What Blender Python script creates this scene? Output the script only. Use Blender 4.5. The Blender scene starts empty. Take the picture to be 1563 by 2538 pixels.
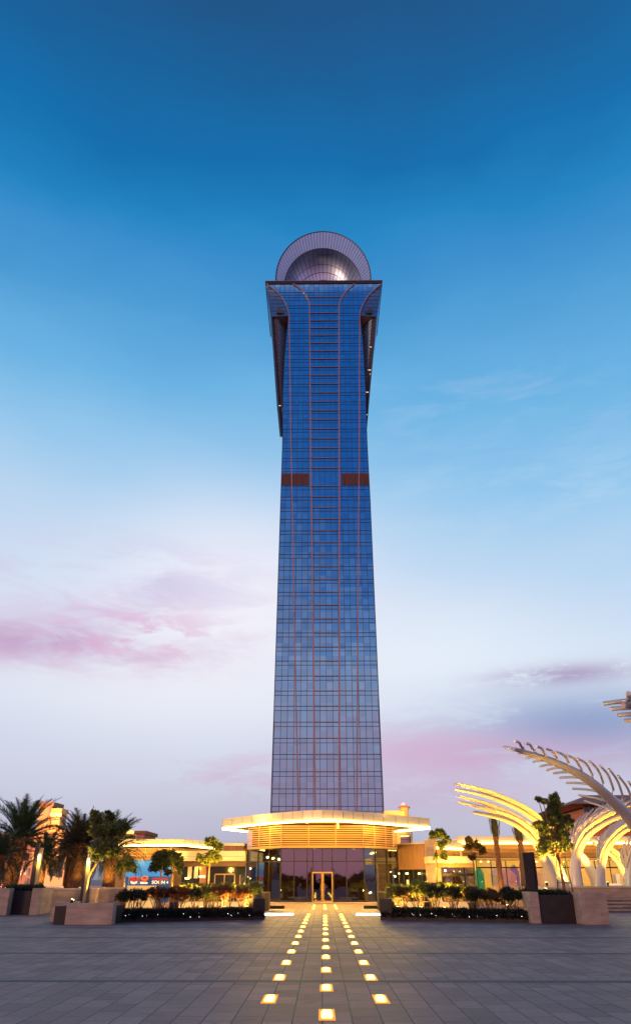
import bpy, bmesh, math, random
from mathutils import Vector, Matrix
random.seed(11)
R = math.radians
scene = bpy.context.scene
COL = scene.collection

# ------------------------------------------------------------------ camera, world, sun, exposure
PITCH, YAW, CAM_H, FOC = R(26.72), R(0.45), 1.6, 1811.0      # focal length in photo pixels (1563 x 2538)
cd = bpy.data.cameras.new('camera'); cam = bpy.data.objects.new('camera', cd); COL.objects.link(cam)
cd.sensor_fit = 'VERTICAL'; cd.sensor_height = 24.0; cd.lens = 24.0*FOC/2538.0
cd.clip_start = 0.1; cd.clip_end = 6000
cam.location = (0, 0, CAM_H); cam.rotation_euler = (R(90)+PITCH, 0, YAW)
scene.camera = cam
vs = scene.view_settings
scene.display_settings.display_device = 'sRGB'
vs.view_transform = 'Standard'; vs.look = 'None'; vs.exposure = 0.0; vs.gamma = 1.0
scene.render.engine = 'CYCLES'
scene.cycles.use_denoising = True
scene.cycles.max_bounces = 6; scene.cycles.diffuse_bounces = 3; scene.cycles.glossy_bounces = 3
scene.cycles.transparent_max_bounces = 8; scene.cycles.sample_clamp_indirect = 4.0
scene.cycles.use_light_tree = True
scene.cycles.caustics_reflective = False; scene.cycles.caustics_refractive = False

def lin(r, g, b):
    f = lambda c: (c/255)/12.92 if c <= 10 else (((c/255)+0.055)/1.055)**2.4
    return (f(r), f(g), f(b))

def ray(px, py):
    a = (px-781.5)/FOC; b = (1269-py)/FOC
    dx = a; dy = math.cos(PITCH)-b*math.sin(PITCH); dz = math.sin(PITCH)+b*math.cos(PITCH)
    c, s = math.cos(YAW), math.sin(YAW)
    return (dx*c-dy*s, dx*s+dy*c, dz)
def P(px, py, Y):                      # the place seen at photo pixel (px, py) standing Y metres away
    d = ray(px, py); t = Y/d[1]
    return Vector((d[0]*t, Y, CAM_H+d[2]*t))
def G(px, py, z=0.0):                  # the place seen there at height z
    d = ray(px, py); t = (z-CAM_H)/d[2]
    return Vector((d[0]*t, d[1]*t, z))
DS = 1563/1512
def z1(x, y): return (620+x/3.508, 540+y/3.508)
def z2(x, y): return (640+x/2.856, 1200+y/2.856)
def z3(x, y): return (x/3.6, 1940+y/3.6)
def z4(x, y): return (280+x/3.78, 1980+y/3.78)
def z5(x, y): return (520+x/2.607, 1960+y/2.607)
def z6(x, y): return (1000+x/3.78, 1940+y/3.78)
def z7(x, y): return (1100+x/3.266, 1700+y/3.266)
def dd(x, y): return (x*DS, y*DS)
def az_el(px, py):
    d = ray(px*DS, py*DS)
    return math.degrees(math.atan2(d[0], d[1])), math.degrees(math.atan2(d[2], math.hypot(d[0], d[1])))

SUN_EL, SUN_AZ = R(3.0), R(222)        # low over the left shoulder
W = bpy.data.worlds.new('World'); scene.world = W; W.use_nodes = True
nt = W.node_tree; nt.nodes.clear()
def N(t, **k):
    n = nt.nodes.new(t)
    for a, v in k.items(): setattr(n, a, v)
    return n
def M_(op, a, b=None, c=None):
    n = N('ShaderNodeMath', operation=op)
    for i, v in enumerate((a, b, c)):
        if v is None: continue
        if isinstance(v, (int, float)): n.inputs[i].default_value = v
        else: nt.links.new(v, n.inputs[i])
    return n.outputs[0]
def sstep(v, lo, hi):
    n = N('ShaderNodeMapRange', interpolation_type='SMOOTHSTEP')
    nt.links.new(v, n.inputs[0]); n.inputs[1].default_value = lo; n.inputs[2].default_value = hi
    return n.outputs[0]
tc = N('ShaderNodeTexCoord'); sp = N('ShaderNodeSeparateXYZ'); nt.links.new(tc.outputs['Generated'], sp.inputs[0])
X, Y_, Z = sp.outputs
DEG = 180/math.pi
el = M_('MULTIPLY', M_('ARCSINE', Z), DEG)
az = M_('MULTIPLY', M_('ARCTAN2', X, Y_), DEG)
azb = M_('MULTIPLY', M_('ARCTAN2', M_('MULTIPLY', X, -1.0), M_('MULTIPLY', Y_, -1.0)), DEG)   # measured from behind
def noise(sa, se, detail=6, rough=0.6, off=0.0, dist=0.0):
    cb = N('ShaderNodeCombineXYZ')
    nt.links.new(M_('MULTIPLY', az, sa), cb.inputs[0]); nt.links.new(M_('MULTIPLY', el, se), cb.inputs[1]); cb.inputs[2].default_value = off
    n = N('ShaderNodeTexNoise'); n.inputs['Scale'].default_value = 1.0; n.inputs['Detail'].default_value = detail
    n.inputs['Roughness'].default_value = rough; n.inputs['Distortion'].default_value = dist
    nt.links.new(cb.outputs[0], n.inputs['Vector'])
    return n.outputs['Fac']
n_big = noise(0.055, 0.15, 4, 0.55, 3.1)
n_str = noise(0.10, 0.42, 7, 0.62, 8.7, 0.35)
n_fine = noise(0.24, 0.8, 8, 0.65, 1.3, 0.5)
el_w = M_('ADD', el, M_('MULTIPLY', M_('SUBTRACT', n_big, 0.5), 5.0))
tilt = M_('MULTIPLY', M_('MULTIPLY', az, 0.10), M_('MULTIPLY', sstep(el, 10, 20), sstep(M_('MULTIPLY', el, -1.0), -42, -28)))
fac = M_('DIVIDE', M_('ADD', el_w, tilt), 90.0)
ramp = N('ShaderNodeValToRGB'); nt.links.new(fac, ramp.inputs[0])
stops = [(-20, (70, 66, 84)), (-1, (140, 140, 165)), (2.0, (180, 180, 205)), (5.8, (202, 205, 226)), (10.2, (206, 214, 235)), (14.7, (216, 227, 244)),
         (19.5, (202, 219, 242)), (24.3, (177, 210, 240)), (29.2, (146, 198, 237)), (35.7, (106, 179, 228)), (42, (70, 152, 212)), (47.8, (28, 131, 196)),
         (52, (6, 110, 174)), (57, (16, 94, 153)), (62, (26, 82, 134)), (88, (20, 66, 112))]
cr = ramp.color_ramp
while len(cr.elements) < len(stops): cr.elements.new(0.5)
for e, (p, c) in zip(cr.elements, stops):
    e.position = max(0.0, p/90.0); e.color = (*lin(*c), 1)
cr.elements[0].position = 0.0; cr.elements[1].position = 0.004
colr = ramp.outputs[0]
def over(mask, rgb, amount):
    global colr
    mx = N('ShaderNodeMixRGB'); mx.inputs[2].default_value = (*lin(*rgb), 1)
    nt.links.new(M_('MULTIPLY', mask, amount), mx.inputs[0]); nt.links.new(colr, mx.inputs[1])
    colr = mx.outputs[0]
def blob(a0, e0, sa, se, angle=None):
    u = M_('DIVIDE', M_('SUBTRACT', angle or az, a0), sa); v = M_('DIVIDE', M_('SUBTRACT', el, e0), se)
    return M_('EXPONENT', M_('MULTIPLY', M_('ADD', M_('MULTIPLY', u, u), M_('MULTIPLY', v, v)), -1.0))
def cloud(px, py, sa, se, rgb, amount, nz=None, lo=0.35, hi=0.62):
    a, e = az_el(px, py); m = blob(a, e, sa, se)
    if nz is not None: m = M_('MULTIPLY', m, sstep(nz, lo, hi))
    over(m, rgb, amount)
cloud(560, 1430, 11, 7.5, (250, 245, 253), 0.85)
cloud(380, 1640, 15, 4, (242, 242, 250), 0.6)
cloud(1080, 1560, 9, 4, (236, 243, 252), 0.55)
cloud(300, 1400, 11, 3.0, (206, 196, 228), 0.8, n_str, 0.38, 0.66)
cloud(130, 1545, 10, 1.7, (204, 152, 194), 0.9, n_str, 0.30, 0.60)
cloud(60, 1535, 6, 1.3, (186, 160, 200), 0.45)
cloud(330, 1520, 7, 2.2, (222, 176, 212), 0.85, n_fine, 0.40, 0.62)
cloud(1350, 1618, 5.0, 0.75, (172, 150, 188), 0.9, n_fine, 0.30, 0.52)
cloud(1400, 1745, 9, 2.6, (136, 156, 200), 1.0, n_str, 0.22, 0.52)
cloud(1010, 1800, 7, 2.0, (212, 170, 206), 0.65, n_str, 0.30, 0.58)
cloud(1230, 1815, 10, 1.5, (204, 160, 198), 0.65, n_str, 0.27, 0.52)
cloud(1010, 1905, 10, 1.5, (198, 166, 204), 0.6, n_fine, 0.3, 0.55)
cloud(620, 1860, 6, 1.4, (210, 176, 206), 0.7, n_fine, 0.40, 0.62)
cloud(1300, 1200, 16, 3.2, (182, 214, 242), 0.6, n_str, 0.40, 0.66)
cloud(1200, 980, 14, 3.0, (186, 208, 238), 0.35, n_str, 0.45, 0.7)
cloud(760, 1960, 26, 2.0, (186, 182, 208), 0.35)
# the sky behind the photographer: pink afterglow low down, clear deep blue above it
back = sstep(M_('MULTIPLY', Y_, -1.0), 0.05, 0.5)
over(M_('MULTIPLY', back, sstep(el, 4, 30)), (36, 104, 182), 0.96)
over(M_('MULTIPLY', M_('MULTIPLY', back, blob(0, 3, 75, 12.5, azb)), 1.0), (244, 158, 184), 0.97)
over(M_('MULTIPLY', blob(42, 5, 20, 6, azb), 1.0), (255, 176, 120), 0.85)
sky = N('ShaderNodeTexSky', sky_type='NISHITA'); sky.sun_disc = False
sky.sun_elevation = SUN_EL; sky.sun_rotation = SUN_AZ; sky.altitude = 10; sky.dust_density = 1.5
bg1 = N('ShaderNodeBackground'); bg1.inputs[1].default_value = 0.97; nt.links.new(colr, bg1.inputs[0])
bg2 = N('ShaderNodeBackground'); bg2.inputs[1].default_value = 0.02; nt.links.new(sky.outputs[0], bg2.inputs[0])
ad = N('ShaderNodeAddShader'); nt.links.new(bg1.outputs[0], ad.inputs[0]); nt.links.new(bg2.outputs[0], ad.inputs[1])
wo = N('ShaderNodeOutputWorld'); nt.links.new(ad.outputs[0], wo.inputs[0])

sl = bpy.data.lights.new('sun', 'SUN'); sl.energy = 1.3; sl.angle = R(12); sl.color = (1.0, 0.60, 0.38)
so = bpy.data.objects.new('sun', sl); COL.objects.link(so)
sd = Vector((math.sin(SUN_AZ)*math.cos(SUN_EL), math.cos(SUN_AZ)*math.cos(SUN_EL), math.sin(SUN_EL)))
so.rotation_euler = sd.to_track_quat('Z', 'Y').to_euler(); so.location = sd*300

# ------------------------------------------------------------------ materials
MATS = {}
def mat(name, rgb, rough=0.6, metal=0.0, var=0.15, scale=3.0, bump=0.0, bscale=30.0, spec=0.5, stretch=(1, 1, 1), emis=None, estr=0.0, trans=0.0):
    if name in MATS: return MATS[name]
    m = bpy.data.materials.new(name); m.use_nodes = True; t = m.node_tree
    b = t.nodes['Principled BSDF']
    b.inputs['Roughness'].default_value = rough; b.inputs['Metallic'].default_value = metal
    b.inputs['Specular IOR Level'].default_value = spec
    co = t.nodes.new('ShaderNodeTexCoord'); mp = t.nodes.new('ShaderNodeMapping'); mp.inputs['Scale'].default_value = stretch
    t.links.new(co.outputs['Object'], mp.inputs[0])
    nz = t.nodes.new('ShaderNodeTexNoise'); nz.inputs['Scale'].default_value = scale; nz.inputs['Detail'].default_value = 6
    t.links.new(mp.outputs[0], nz.inputs['Vector'])
    rp = t.nodes.new('ShaderNodeValToRGB'); t.links.new(nz.outputs['Fac'], rp.inputs[0])
    rp.color_ramp.elements[0].position = 0.3; rp.color_ramp.elements[1].position = 0.72
    rp.color_ramp.elements[0].color = (*[c*(1-var) for c in rgb], 1); rp.color_ramp.elements[1].color = (*[min(1, c*(1+var)) for c in rgb], 1)
    t.links.new(rp.outputs[0], b.inputs['Base Color'])
    if bump:
        n2 = t.nodes.new('ShaderNodeTexNoise'); n2.inputs['Scale'].default_value = bscale; n2.inputs['Detail'].default_value = 4
        t.links.new(mp.outputs[0], n2.inputs['Vector'])
        bp = t.nodes.new('ShaderNodeBump'); bp.inputs['Strength'].default_value = bump; bp.inputs['Distance'].default_value = 0.02
        t.links.new(n2.outputs['Fac'], bp.inputs['Height']); t.links.new(bp.outputs[0], b.inputs['Normal'])
    if emis:
        b.inputs['Emission Color'].default_value = (*emis, 1); b.inputs['Emission Strength'].default_value = estr
    if trans: b.inputs['Transmission Weight'].default_value = trans
    MATS[name] = m
    return m
def leaf_mat(name, c0, c1, scale=2.0, rough=0.55):
    m = mat(name, c0, rough, 0, 0.1, scale)
    t = m.node_tree; b = t.nodes['Principled BSDF']; rp = [n for n in t.nodes if n.type == 'VALTORGB'][0]
    rp.color_ramp.elements[0].color = (*c0, 1); rp.color_ramp.elements[1].color = (*c1, 1)
    tr = t.nodes.new('ShaderNodeBsdfTranslucent'); t.links.new(rp.outputs[0], tr.inputs[0])
    mx = t.nodes.new('ShaderNodeMixShader'); mx.inputs[0].default_value = 0.45
    t.links.new(b.outputs[0], mx.inputs[1]); t.links.new(tr.outputs[0], mx.inputs[2])
    t.links.new(mx.outputs[0], t.nodes['Material Output'].inputs[0])
    return m

def glass_facade(name, tint, px=1.75, pz=1.85, off=0.0):
    """mirror glass; each pane sits a hair out of true and varies a little in coating"""
    m = bpy.data.materials.new(name); m.use_nodes = True; t = m.node_tree; b = t.nodes['Principled BSDF']
    b.inputs['Metallic'].default_value = 1.0; b.inputs['Roughness'].default_value = 0.06
    co = t.nodes.new('ShaderNodeTexCoord')
    ma = t.nodes.new('ShaderNodeVectorMath'); ma.operation = 'DIVIDE'; ma.inputs[1].default_value = (px, 3.5, pz)
    aa = t.nodes.new('ShaderNodeVectorMath'); aa.operation = 'ADD'; aa.inputs[1].default_value = (off, 0.3, 0.0)
    t.links.new(co.outputs['Object'], aa.inputs[0]); t.links.new(aa.outputs[0], ma.inputs[0])
    fl = t.nodes.new('ShaderNodeVectorMath'); fl.operation = 'FLOOR'; t.links.new(ma.outputs[0], fl.inputs[0])
    wn = t.nodes.new('ShaderNodeTexWhiteNoise'); wn.noise_dimensions = '3D'; t.links.new(fl.outputs[0], wn.inputs['Vector'])
    sb = t.nodes.new('ShaderNodeVectorMath'); sb.operation = 'SUBTRACT'; sb.inputs[1].default_value = (.5, .5, .5); t.links.new(wn.outputs['Color'], sb.inputs[0])
    sc = t.nodes.new('ShaderNodeVectorMath'); sc.operation = 'SCALE'; sc.inputs['Scale'].default_value = 0.032; t.links.new(sb.outputs[0], sc.inputs[0])
    ge = t.nodes.new('ShaderNodeNewGeometry'); a2 = t.nodes.new('ShaderNodeVectorMath'); a2.operation = 'ADD'
    t.links.new(ge.outputs['Normal'], a2.inputs[0]); t.links.new(sc.outputs[0], a2.inputs[1])
    nn = t.nodes.new('ShaderNodeVectorMath'); nn.operation = 'NORMALIZE'; t.links.new(a2.outputs[0], nn.inputs[0]); t.links.new(nn.outputs[0], b.inputs['Normal'])
    rp = t.nodes.new('ShaderNodeValToRGB'); t.links.new(wn.outputs['Value'], rp.inputs[0])
    for i, k in ((0, 0.92), (1, 1.08)): rp.color_ramp.elements[i].color = (*[min(1, c*k) for c in tint], 1)
    t.links.new(rp.outputs[0], b.inputs['Base Color'])
    return m
def shop_glass(name, refl=0.35, tint=(0.5, 0.48, 0.45), rough=0.02):
    m = bpy.data.materials.new(name); m.use_nodes = True; t = m.node_tree; t.nodes.remove(t.nodes['Principled BSDF'])
    tr = t.nodes.new('ShaderNodeBsdfTransparent'); tr.inputs[0].default_value = (*tint, 1)
    gl = t.nodes.new('ShaderNodeBsdfGlossy'); gl.inputs['Color'].default_value = (.66, .76, .86, 1); gl.inputs['Roughness'].default_value = rough
    nz = t.nodes.new('ShaderNodeTexNoise'); nz.inputs['Scale'].default_value = 0.9
    co = t.nodes.new('ShaderNodeTexCoord'); t.links.new(co.outputs['Object'], nz.inputs['Vector'])
    bp = t.nodes.new('ShaderNodeBump'); bp.inputs['Strength'].default_value = 0.06; bp.inputs['Distance'].default_value = 0.03
    t.links.new(nz.outputs['Fac'], bp.inputs['Height']); t.links.new(bp.outputs[0], gl.inputs['Normal'])
    mx = t.nodes.new('ShaderNodeMixShader'); mx.inputs[0].default_value = refl
    t.links.new(tr.outputs[0], mx.inputs[1]); t.links.new(gl.outputs[0], mx.inputs[2]); t.links.new(mx.outputs[0], t.nodes['Material Output'].inputs[0])
    return m
def emit(name, rgb, strength):
    if name in MATS: return MATS[name]
    m = bpy.data.materials.new(name); m.use_nodes = True; t = m.node_tree; b = t.nodes['Principled BSDF']
    b.inputs['Base Color'].default_value = (0.4, 0.4, 0.4, 1)
    b.inputs['Emission Color'].default_value = (*rgb, 1); b.inputs['Emission Strength'].default_value = strength
    MATS[name] = m; return m

WARM = (1.0, 0.58, 0.085)
T_GLASS = glass_facade('tower_glass', (0.25, 0.51, 0.66), 1.75, 1.85, 0.2)
T_GLASS_SIDE = glass_facade('tower_side_glass', (0.22, 0.36, 0.50), 3.0, 1.85)
M_MULL = mat('mullion_dark', (0.05, 0.05, 0.075), 0.5, 0.3)
M_RIB = mat('rib_copper', (0.37, 0.23, 0.22), 0.45, 0.4)
M_RUNG = mat('rung_bronze', (0.30, 0.17, 0.15), 0.5, 0.3)
M_LOUV = mat('louvre_brown', (0.13, 0.05, 0.035), 0.6, 0.1, 0.25, 0.5, stretch=(4, 1, .4))
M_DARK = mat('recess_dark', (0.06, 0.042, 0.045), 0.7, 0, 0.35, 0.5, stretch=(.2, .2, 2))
M_SOFF = mat('soffit_rose', (0.42, 0.22, 0.19), 0.6)
M_CORN = mat('cornice_dark', (0.045, 0.033, 0.035), 0.5, 0.3)
M_RING = mat('crown_cladding', (0.36, 0.52, 0.82), 0.40, 0.2, 0.05, 0.2)
M_BOWL = mat('bowl_metal', (0.48, 0.62, 0.88), 0.40, 0.85, 0.03, 0.1)
M_SPAN = mat('spandrel_blue', (0.34, 0.52, 0.78), 0.5, 0.0, 0.12, 0.6)
M_SPAN2 = mat('flare_blue', (0.07, 0.17, 0.32), 0.25, 0.45, 0.15, 0.6)
M_STONE = mat('travertine', (0.40, 0.285, 0.215), 0.75, 0, 0.22, 1.6, 0.35, 25, stretch=(1, 1, 3))
def add_joints(m, w, h):
    t = m.node_tree; b = t.nodes['Principled BSDF']; src = b.inputs['Base Color'].links[0].from_socket
    co = t.nodes.new('ShaderNodeTexCoord'); sx = t.nodes.new('ShaderNodeSeparateXYZ'); t.links.new(co.outputs['Object'], sx.inputs[0])
    ad_ = t.nodes.new('ShaderNodeMath'); t.links.new(sx.outputs[0], ad_.inputs[0]); t.links.new(sx.outputs[1], ad_.inputs[1])
    cb = t.nodes.new('ShaderNodeCombineXYZ'); t.links.new(ad_.outputs[0], cb.inputs[0]); t.links.new(sx.outputs[2], cb.inputs[1])
    br = t.nodes.new('ShaderNodeTexBrick'); br.inputs['Scale'].default_value = 1; br.inputs['Brick Width'].default_value = w; br.inputs['Row Height'].default_value = h; br.inputs['Mortar Size'].default_value = .008
    br.inputs['Color1'].default_value = (1, 1, 1, 1); br.inputs['Color2'].default_value = (.90, .89, .88, 1); br.inputs['Mortar'].default_value = (.70, .67, .65, 1)
    t.links.new(cb.outputs[0], br.inputs['Vector'])
    mx = t.nodes.new('ShaderNodeMixRGB'); mx.blend_type = 'MULTIPLY'; mx.inputs[0].default_value = 1; t.links.new(src, mx.inputs[1]); t.links.new(br.outputs['Color'], mx.inputs[2])
    t.links.new(mx.outputs[0], b.inputs['Base Color'])
add_joints(M_STONE, 1.1, .58)
M_STONE2 = mat('sandstone_cream', (0.55, 0.46, 0.36), 0.7, 0, 0.12, 1.2, 0.2, 30)
M_CORTEN = mat('corten_dark', (0.028, 0.018, 0.016), 0.65, 0.2, 0.3, 3, 0.2, 20)
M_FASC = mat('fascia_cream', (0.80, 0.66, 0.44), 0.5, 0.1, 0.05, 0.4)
M_SLAT = mat('timber_slat', (0.50, 0.27, 0.10), 0.5, 0, 0.22, 2.0, stretch=(.3, .3, 4))
M_SLATB = mat('slat_backing', (0.018, 0.008, 0.005), 0.9)
M_WOODW = mat('wood_cladding', (0.30, 0.15, 0.085), 0.6, 0, 0.28, 1.5, 0.2, 10, stretch=(6, 6, .5))
M_FRAME = mat('dark_frame', (0.03, 0.024, 0.022), 0.4, 0.6)
M_GOLD = mat('brass_frame', (0.50, 0.29, 0.08), 0.35, 0.5, 0.06, emis=WARM, estr=0.0)
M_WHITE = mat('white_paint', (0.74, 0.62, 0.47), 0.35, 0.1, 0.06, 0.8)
M_TUBE = mat('tube_paint', (0.55, 0.49, 0.47), 0.35, 0.25, 0.08, 1.0)
M_BARK = mat('bark', (0.19, 0.115, 0.06), 0.85, 0, 0.3, 8, 0.6, 30, stretch=(1, 1, .3))
M_PALMT = mat('palm_bark', (0.15, 0.065, 0.038), 0.9, 0, 0.4, 6, 0.6, 22)
M_PINK = mat('render_pink', (0.50, 0.24, 0.15), 0.8, 0, 0.08, 0.3)
M_PINK2 = mat('render_sand', (0.52, 0.31, 0.16), 0.8, 0, 0.08, 0.3)
M_TERRA = mat('terracotta', (0.42, 0.13, 0.05), 0.75, 0, 0.2, 2, 0.3, 8)
M_WIN = mat('window_dark', (0.025, 0.03, 0.045), 0.12, 0.0, 0.2, 1)
M_ROOM = mat('room_wall', (0.16, 0.10, 0.07), 0.8)
M_FLOORI = mat('room_floor', (0.18, 0.14, 0.11), 0.3)
E_LED = emit('led_warm', (1.0, 0.66, 0.16), 20.0)
E_LEDS = emit('led_warm_soft', (1.0, 0.62, 0.13), 18.0)
E_WHITE = emit('led_white', (1.0, 0.93, 0.75), 7.0)
E_PAVE = emit('paver_light', (1.0, 0.58, 0.055), 11.0)
E_SHOP = emit('shop_glow', (1.0, 0.60, 0.10), 1.0)
E_LAMP = emit('lamp_glow', (1.0, 0.78, 0.22), 12.0)
E_FAIRY = emit('fairy_glow', (0.9, 0.98, 0.95), 6.0)
L_PALM = leaf_mat('palm_leaf', (0.022, 0.040, 0.016), (0.055, 0.080, 0.030), 1.5)
L_PALM2 = leaf_mat('palm_leaf_rusty', (0.03, 0.032, 0.016), (0.085, 0.065, 0.03), 1.2)
L_TREE = leaf_mat('tree_leaf', (0.055, 0.075, 0.020), (0.19, 0.215, 0.055), 2.2)
L_LIME = leaf_mat('lime_leaf', (0.11, 0.13, 0.02), (0.24, 0.26, 0.04), 2.5)
L_DARKL = leaf_mat('dark_leaf', (0.012, 0.022, 0.010), (0.035, 0.05, 0.018), 3)
L_RED = leaf_mat('red_leaf', (0.10, 0.028, 0.014), (0.24, 0.085, 0.026), 3)
L_BRONZE = leaf_mat('bronze_leaf', (0.06, 0.042, 0.012), (0.16, 0.105, 0.028), 3)
L_GROUND = leaf_mat('ground_leaf', (0.008, 0.010, 0.006), (0.022, 0.026, 0.012), 4)

# ------------------------------------------------------------------ helpers
def tag(o, label=None, cat=None, group=None, kind=None):
    if label: o['label'] = label
    if cat: o['category'] = cat
    if group: o['group'] = group
    if kind: o['kind'] = kind
    return o
def thing(name, label, cat, loc=(0, 0, 0), group=None, rz=0.0):
    o = bpy.data.objects.new(name, None); COL.objects.link(o); o.location = loc; o.rotation_euler.z = rz
    o.empty_display_size = 0.2
    bpy.context.view_layer.update()
    return tag(o, label, cat, group)
class MB:
    def __init__(s): s.v = []; s.f = []; s.smooth = []
    def face(s, pts, smooth=False):
        i = len(s.v); s.v += [tuple(p) for p in pts]; s.f.append(tuple(range(i, i+len(pts)))); s.smooth.append(smooth)
    def box(s, x0, x1, y0, y1, z0, z1):
        s.prism([(x0, y0), (x1, y0), (x1, y1), (x0, y1)], z0, z1)
    def prism(s, poly, z0, z1, cap=True):
        n = len(poly); i = len(s.v)
        s.v += [(p[0], p[1], z0) for p in poly]+[(p[0], p[1], z1) for p in poly]
        for k in range(n):
            j = (k+1) % n; s.f.append((i+k, i+j, i+n+j, i+n+k)); s.smooth.append(False)
        if cap:
            s.f.append(tuple(i+k for k in range(n-1, -1, -1))); s.f.append(tuple(i+n+k for k in range(n))); s.smooth += [False, False]
    def hexa(s, a, b):                                  # two quads (4 pts each) joined into a block
        i = len(s.v); s.v += [tuple(p) for p in a]+[tuple(p) for p in b]
        s.f += [(i, i+1, i+2, i+3), (i+7, i+6, i+5, i+4)]
        for k in range(4):
            j = (k+1) % 4; s.f.append((i+k, i+4+k, i+4+j, i+j))
        s.smooth += [False]*6
    def obox(s, p0, p1, depth, z0, z1):                 # upright block whose front runs p0 -> p1
        d = Vector((p1[0]-p0[0], p1[1]-p0[1])).normalized(); n = Vector((-d.y, d.x))*depth
        s.prism([(p0[0], p0[1]), (p1[0], p1[1]), (p1[0]+n.x, p1[1]+n.y), (p0[0]+n.x, p0[1]+n.y)], z0, z1)
    def tube(s, pts, rad, seg=8, cap=True):
        pts = [Vector(p) for p in pts]; n = len(pts)
        if not isinstance(rad, (list, tuple)): rad = [rad]*n
        up = Vector((0, 0, 1)); i0 = len(s.v); prev = None
        for k, p in enumerate(pts):
            d = (pts[min(k+1, n-1)]-pts[max(k-1, 0)]).normalized()
            if prev is None:
                a = d.cross(up) if abs(d.z) < 0.95 else d.cross(Vector((1, 0, 0)))
            else: a = prev-d*prev.dot(d)
            a.normalize(); prev = a; b = d.cross(a)
            for j in range(seg):
                t = 2*math.pi*j/seg; s.v.append(tuple(p+(a*math.cos(t)+b*math.sin(t))*rad[k]))
        for k in range(n-1):
            for j in range(seg):
                j2 = (j+1) % seg
                s.f.append((i0+k*seg+j, i0+k*seg+j2, i0+(k+1)*seg+j2, i0+(k+1)*seg+j)); s.smooth.append(True)
        if cap:
            s.f.append(tuple(i0+j for j in range(seg-1, -1, -1))); s.f.append(tuple(i0+(n-1)*seg+j for j in range(seg))); s.smooth += [False, False]
    def ribbon(s, pts, w, d):                           # bar of section w (x) by d (y) running along pts
        pts = [Vector(p) for p in pts]; n = len(pts); i = len(s.v)
        for k, p in enumerate(pts):
            t = (pts[min(k+1, n-1)]-pts[max(k-1, 0)]).normalized(); sx = Vector((t.z, 0, -t.x))
            sx = sx.normalized() if sx.length > 0.2 else Vector((1, 0, 0))
            for q in (-1, 1):
                for y in (-d, 0.02): s.v.append(tuple(p+sx*q*w/2+Vector((0, y, 0))))
        for k in range(n-1):
            a = i+4*k; b = a+4
            s.f += [(a, a+2, b+2, b), (a+1, b+1, b+3, a+3), (a, b, b+1, a+1), (a+2, a+3, b+3, b+2)]; s.smooth += [False]*4
        s.f += [(i, i+1, i+3, i+2), (i+4*n-4, i+4*n-2, i+4*n-1, i+4*n-3)]; s.smooth += [False]*2
    def leaf(s, c, d, w, l):                            # small folded leaf
        d = Vector(d).normalized(); a = d.orthogonal().normalized(); a.rotate(Matrix.Rotation(random.random()*6.283, 3, d))
        u = d.cross(a); c = Vector(c)
        i = len(s.v); s.v += [tuple(c), tuple(c+d*l*.5+a*w*.5+u*w*.12), tuple(c+d*l), tuple(c+d*l*.5-a*w*.5+u*w*.12)]
        s.f.append((i, i+1, i+2, i+3)); s.smooth.append(False)
    def build(s, name, m, parent=None, recalc=True, world=True):
        me = bpy.data.meshes.new(name); me.from_pydata(s.v, [], s.f)
        me.polygons.foreach_set('use_smooth', s.smooth); me.materials.append(m); me.update()
        if recalc:
            bm = bmesh.new(); bm.from_mesh(me); bmesh.ops.recalc_face_normals(bm, faces=bm.faces); bm.to_mesh(me); bm.free()
        o = bpy.data.objects.new(name, me); COL.objects.link(o)
        if parent is not None:
            o.parent = parent
            if world: o.matrix_parent_inverse = parent.matrix_world.inverted()   # vertices are given in world metres
        return o
def children(o): return [c for c in scene.objects if c.parent == o]
KIDS = {}
def copy_tree(o, parent=None):
    c = o.copy(); COL.objects.link(c)
    if parent is not None: c.parent = parent
    for ch in (KIDS.get(o.name) or children(o)): copy_tree(ch, c)
    return c
def catmull(pts, n=6):
    pts = [Vector(p) for p in pts]; out = []
    for i in range(len(pts)-1):
        p0 = pts[max(i-1, 0)]; p1 = pts[i]; p2 = pts[i+1]; p3 = pts[min(i+2, len(pts)-1)]
        for k in range(n):
            t = k/n
            out.append(0.5*((2*p1)+(p2-p0)*t+(2*p0-5*p1+4*p2-p3)*t*t+(3*p1-p0-3*p2+p3)*t**3))
    out.append(pts[-1]); return out
def lerp_list(a, b, n): return [a+(b-a)*i/(n-1) for i in range(n)]
def interp(tab, y):
    tab = sorted(tab)
    if y <= tab[0][0]: return tab[0][1]
    for (a, va), (b, vb) in zip(tab, tab[1:]):
        if y <= b: return va+(vb-va)*(y-a)/(b-a)
    return tab[-1][1]
def lamp(parent, kind, loc, energy, color=WARM, size=0.1, target=None, cone=1.3, blend=0.6):
    l = bpy.data.lights.new('lamp_light', kind); l.energy = energy; l.color = color
    if kind in ('POINT', 'SPOT'): l.shadow_soft_size = min(size, .04) if kind == 'POINT' else size
    o = bpy.data.objects.new('lamp_light', l); COL.objects.link(o)
    o.location = loc
    if kind == 'SPOT':
        l.spot_size = cone; l.spot_blend = blend
        d = (Vector(target)-Vector(loc)); o.rotation_euler = d.to_track_quat('-Z', 'Y').to_euler()
    if parent is not None:
        o.parent = parent; o.matrix_parent_inverse = parent.matrix_world.inverted()
    return o
ORD = ['first', 'second', 'third', 'fourth', 'fifth', 'sixth', 'seventh', 'eighth', 'ninth', 'tenth', 'eleventh', 'twelfth', 'thirteenth', 'fourteenth', 'fifteenth', 'sixteenth']

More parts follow.
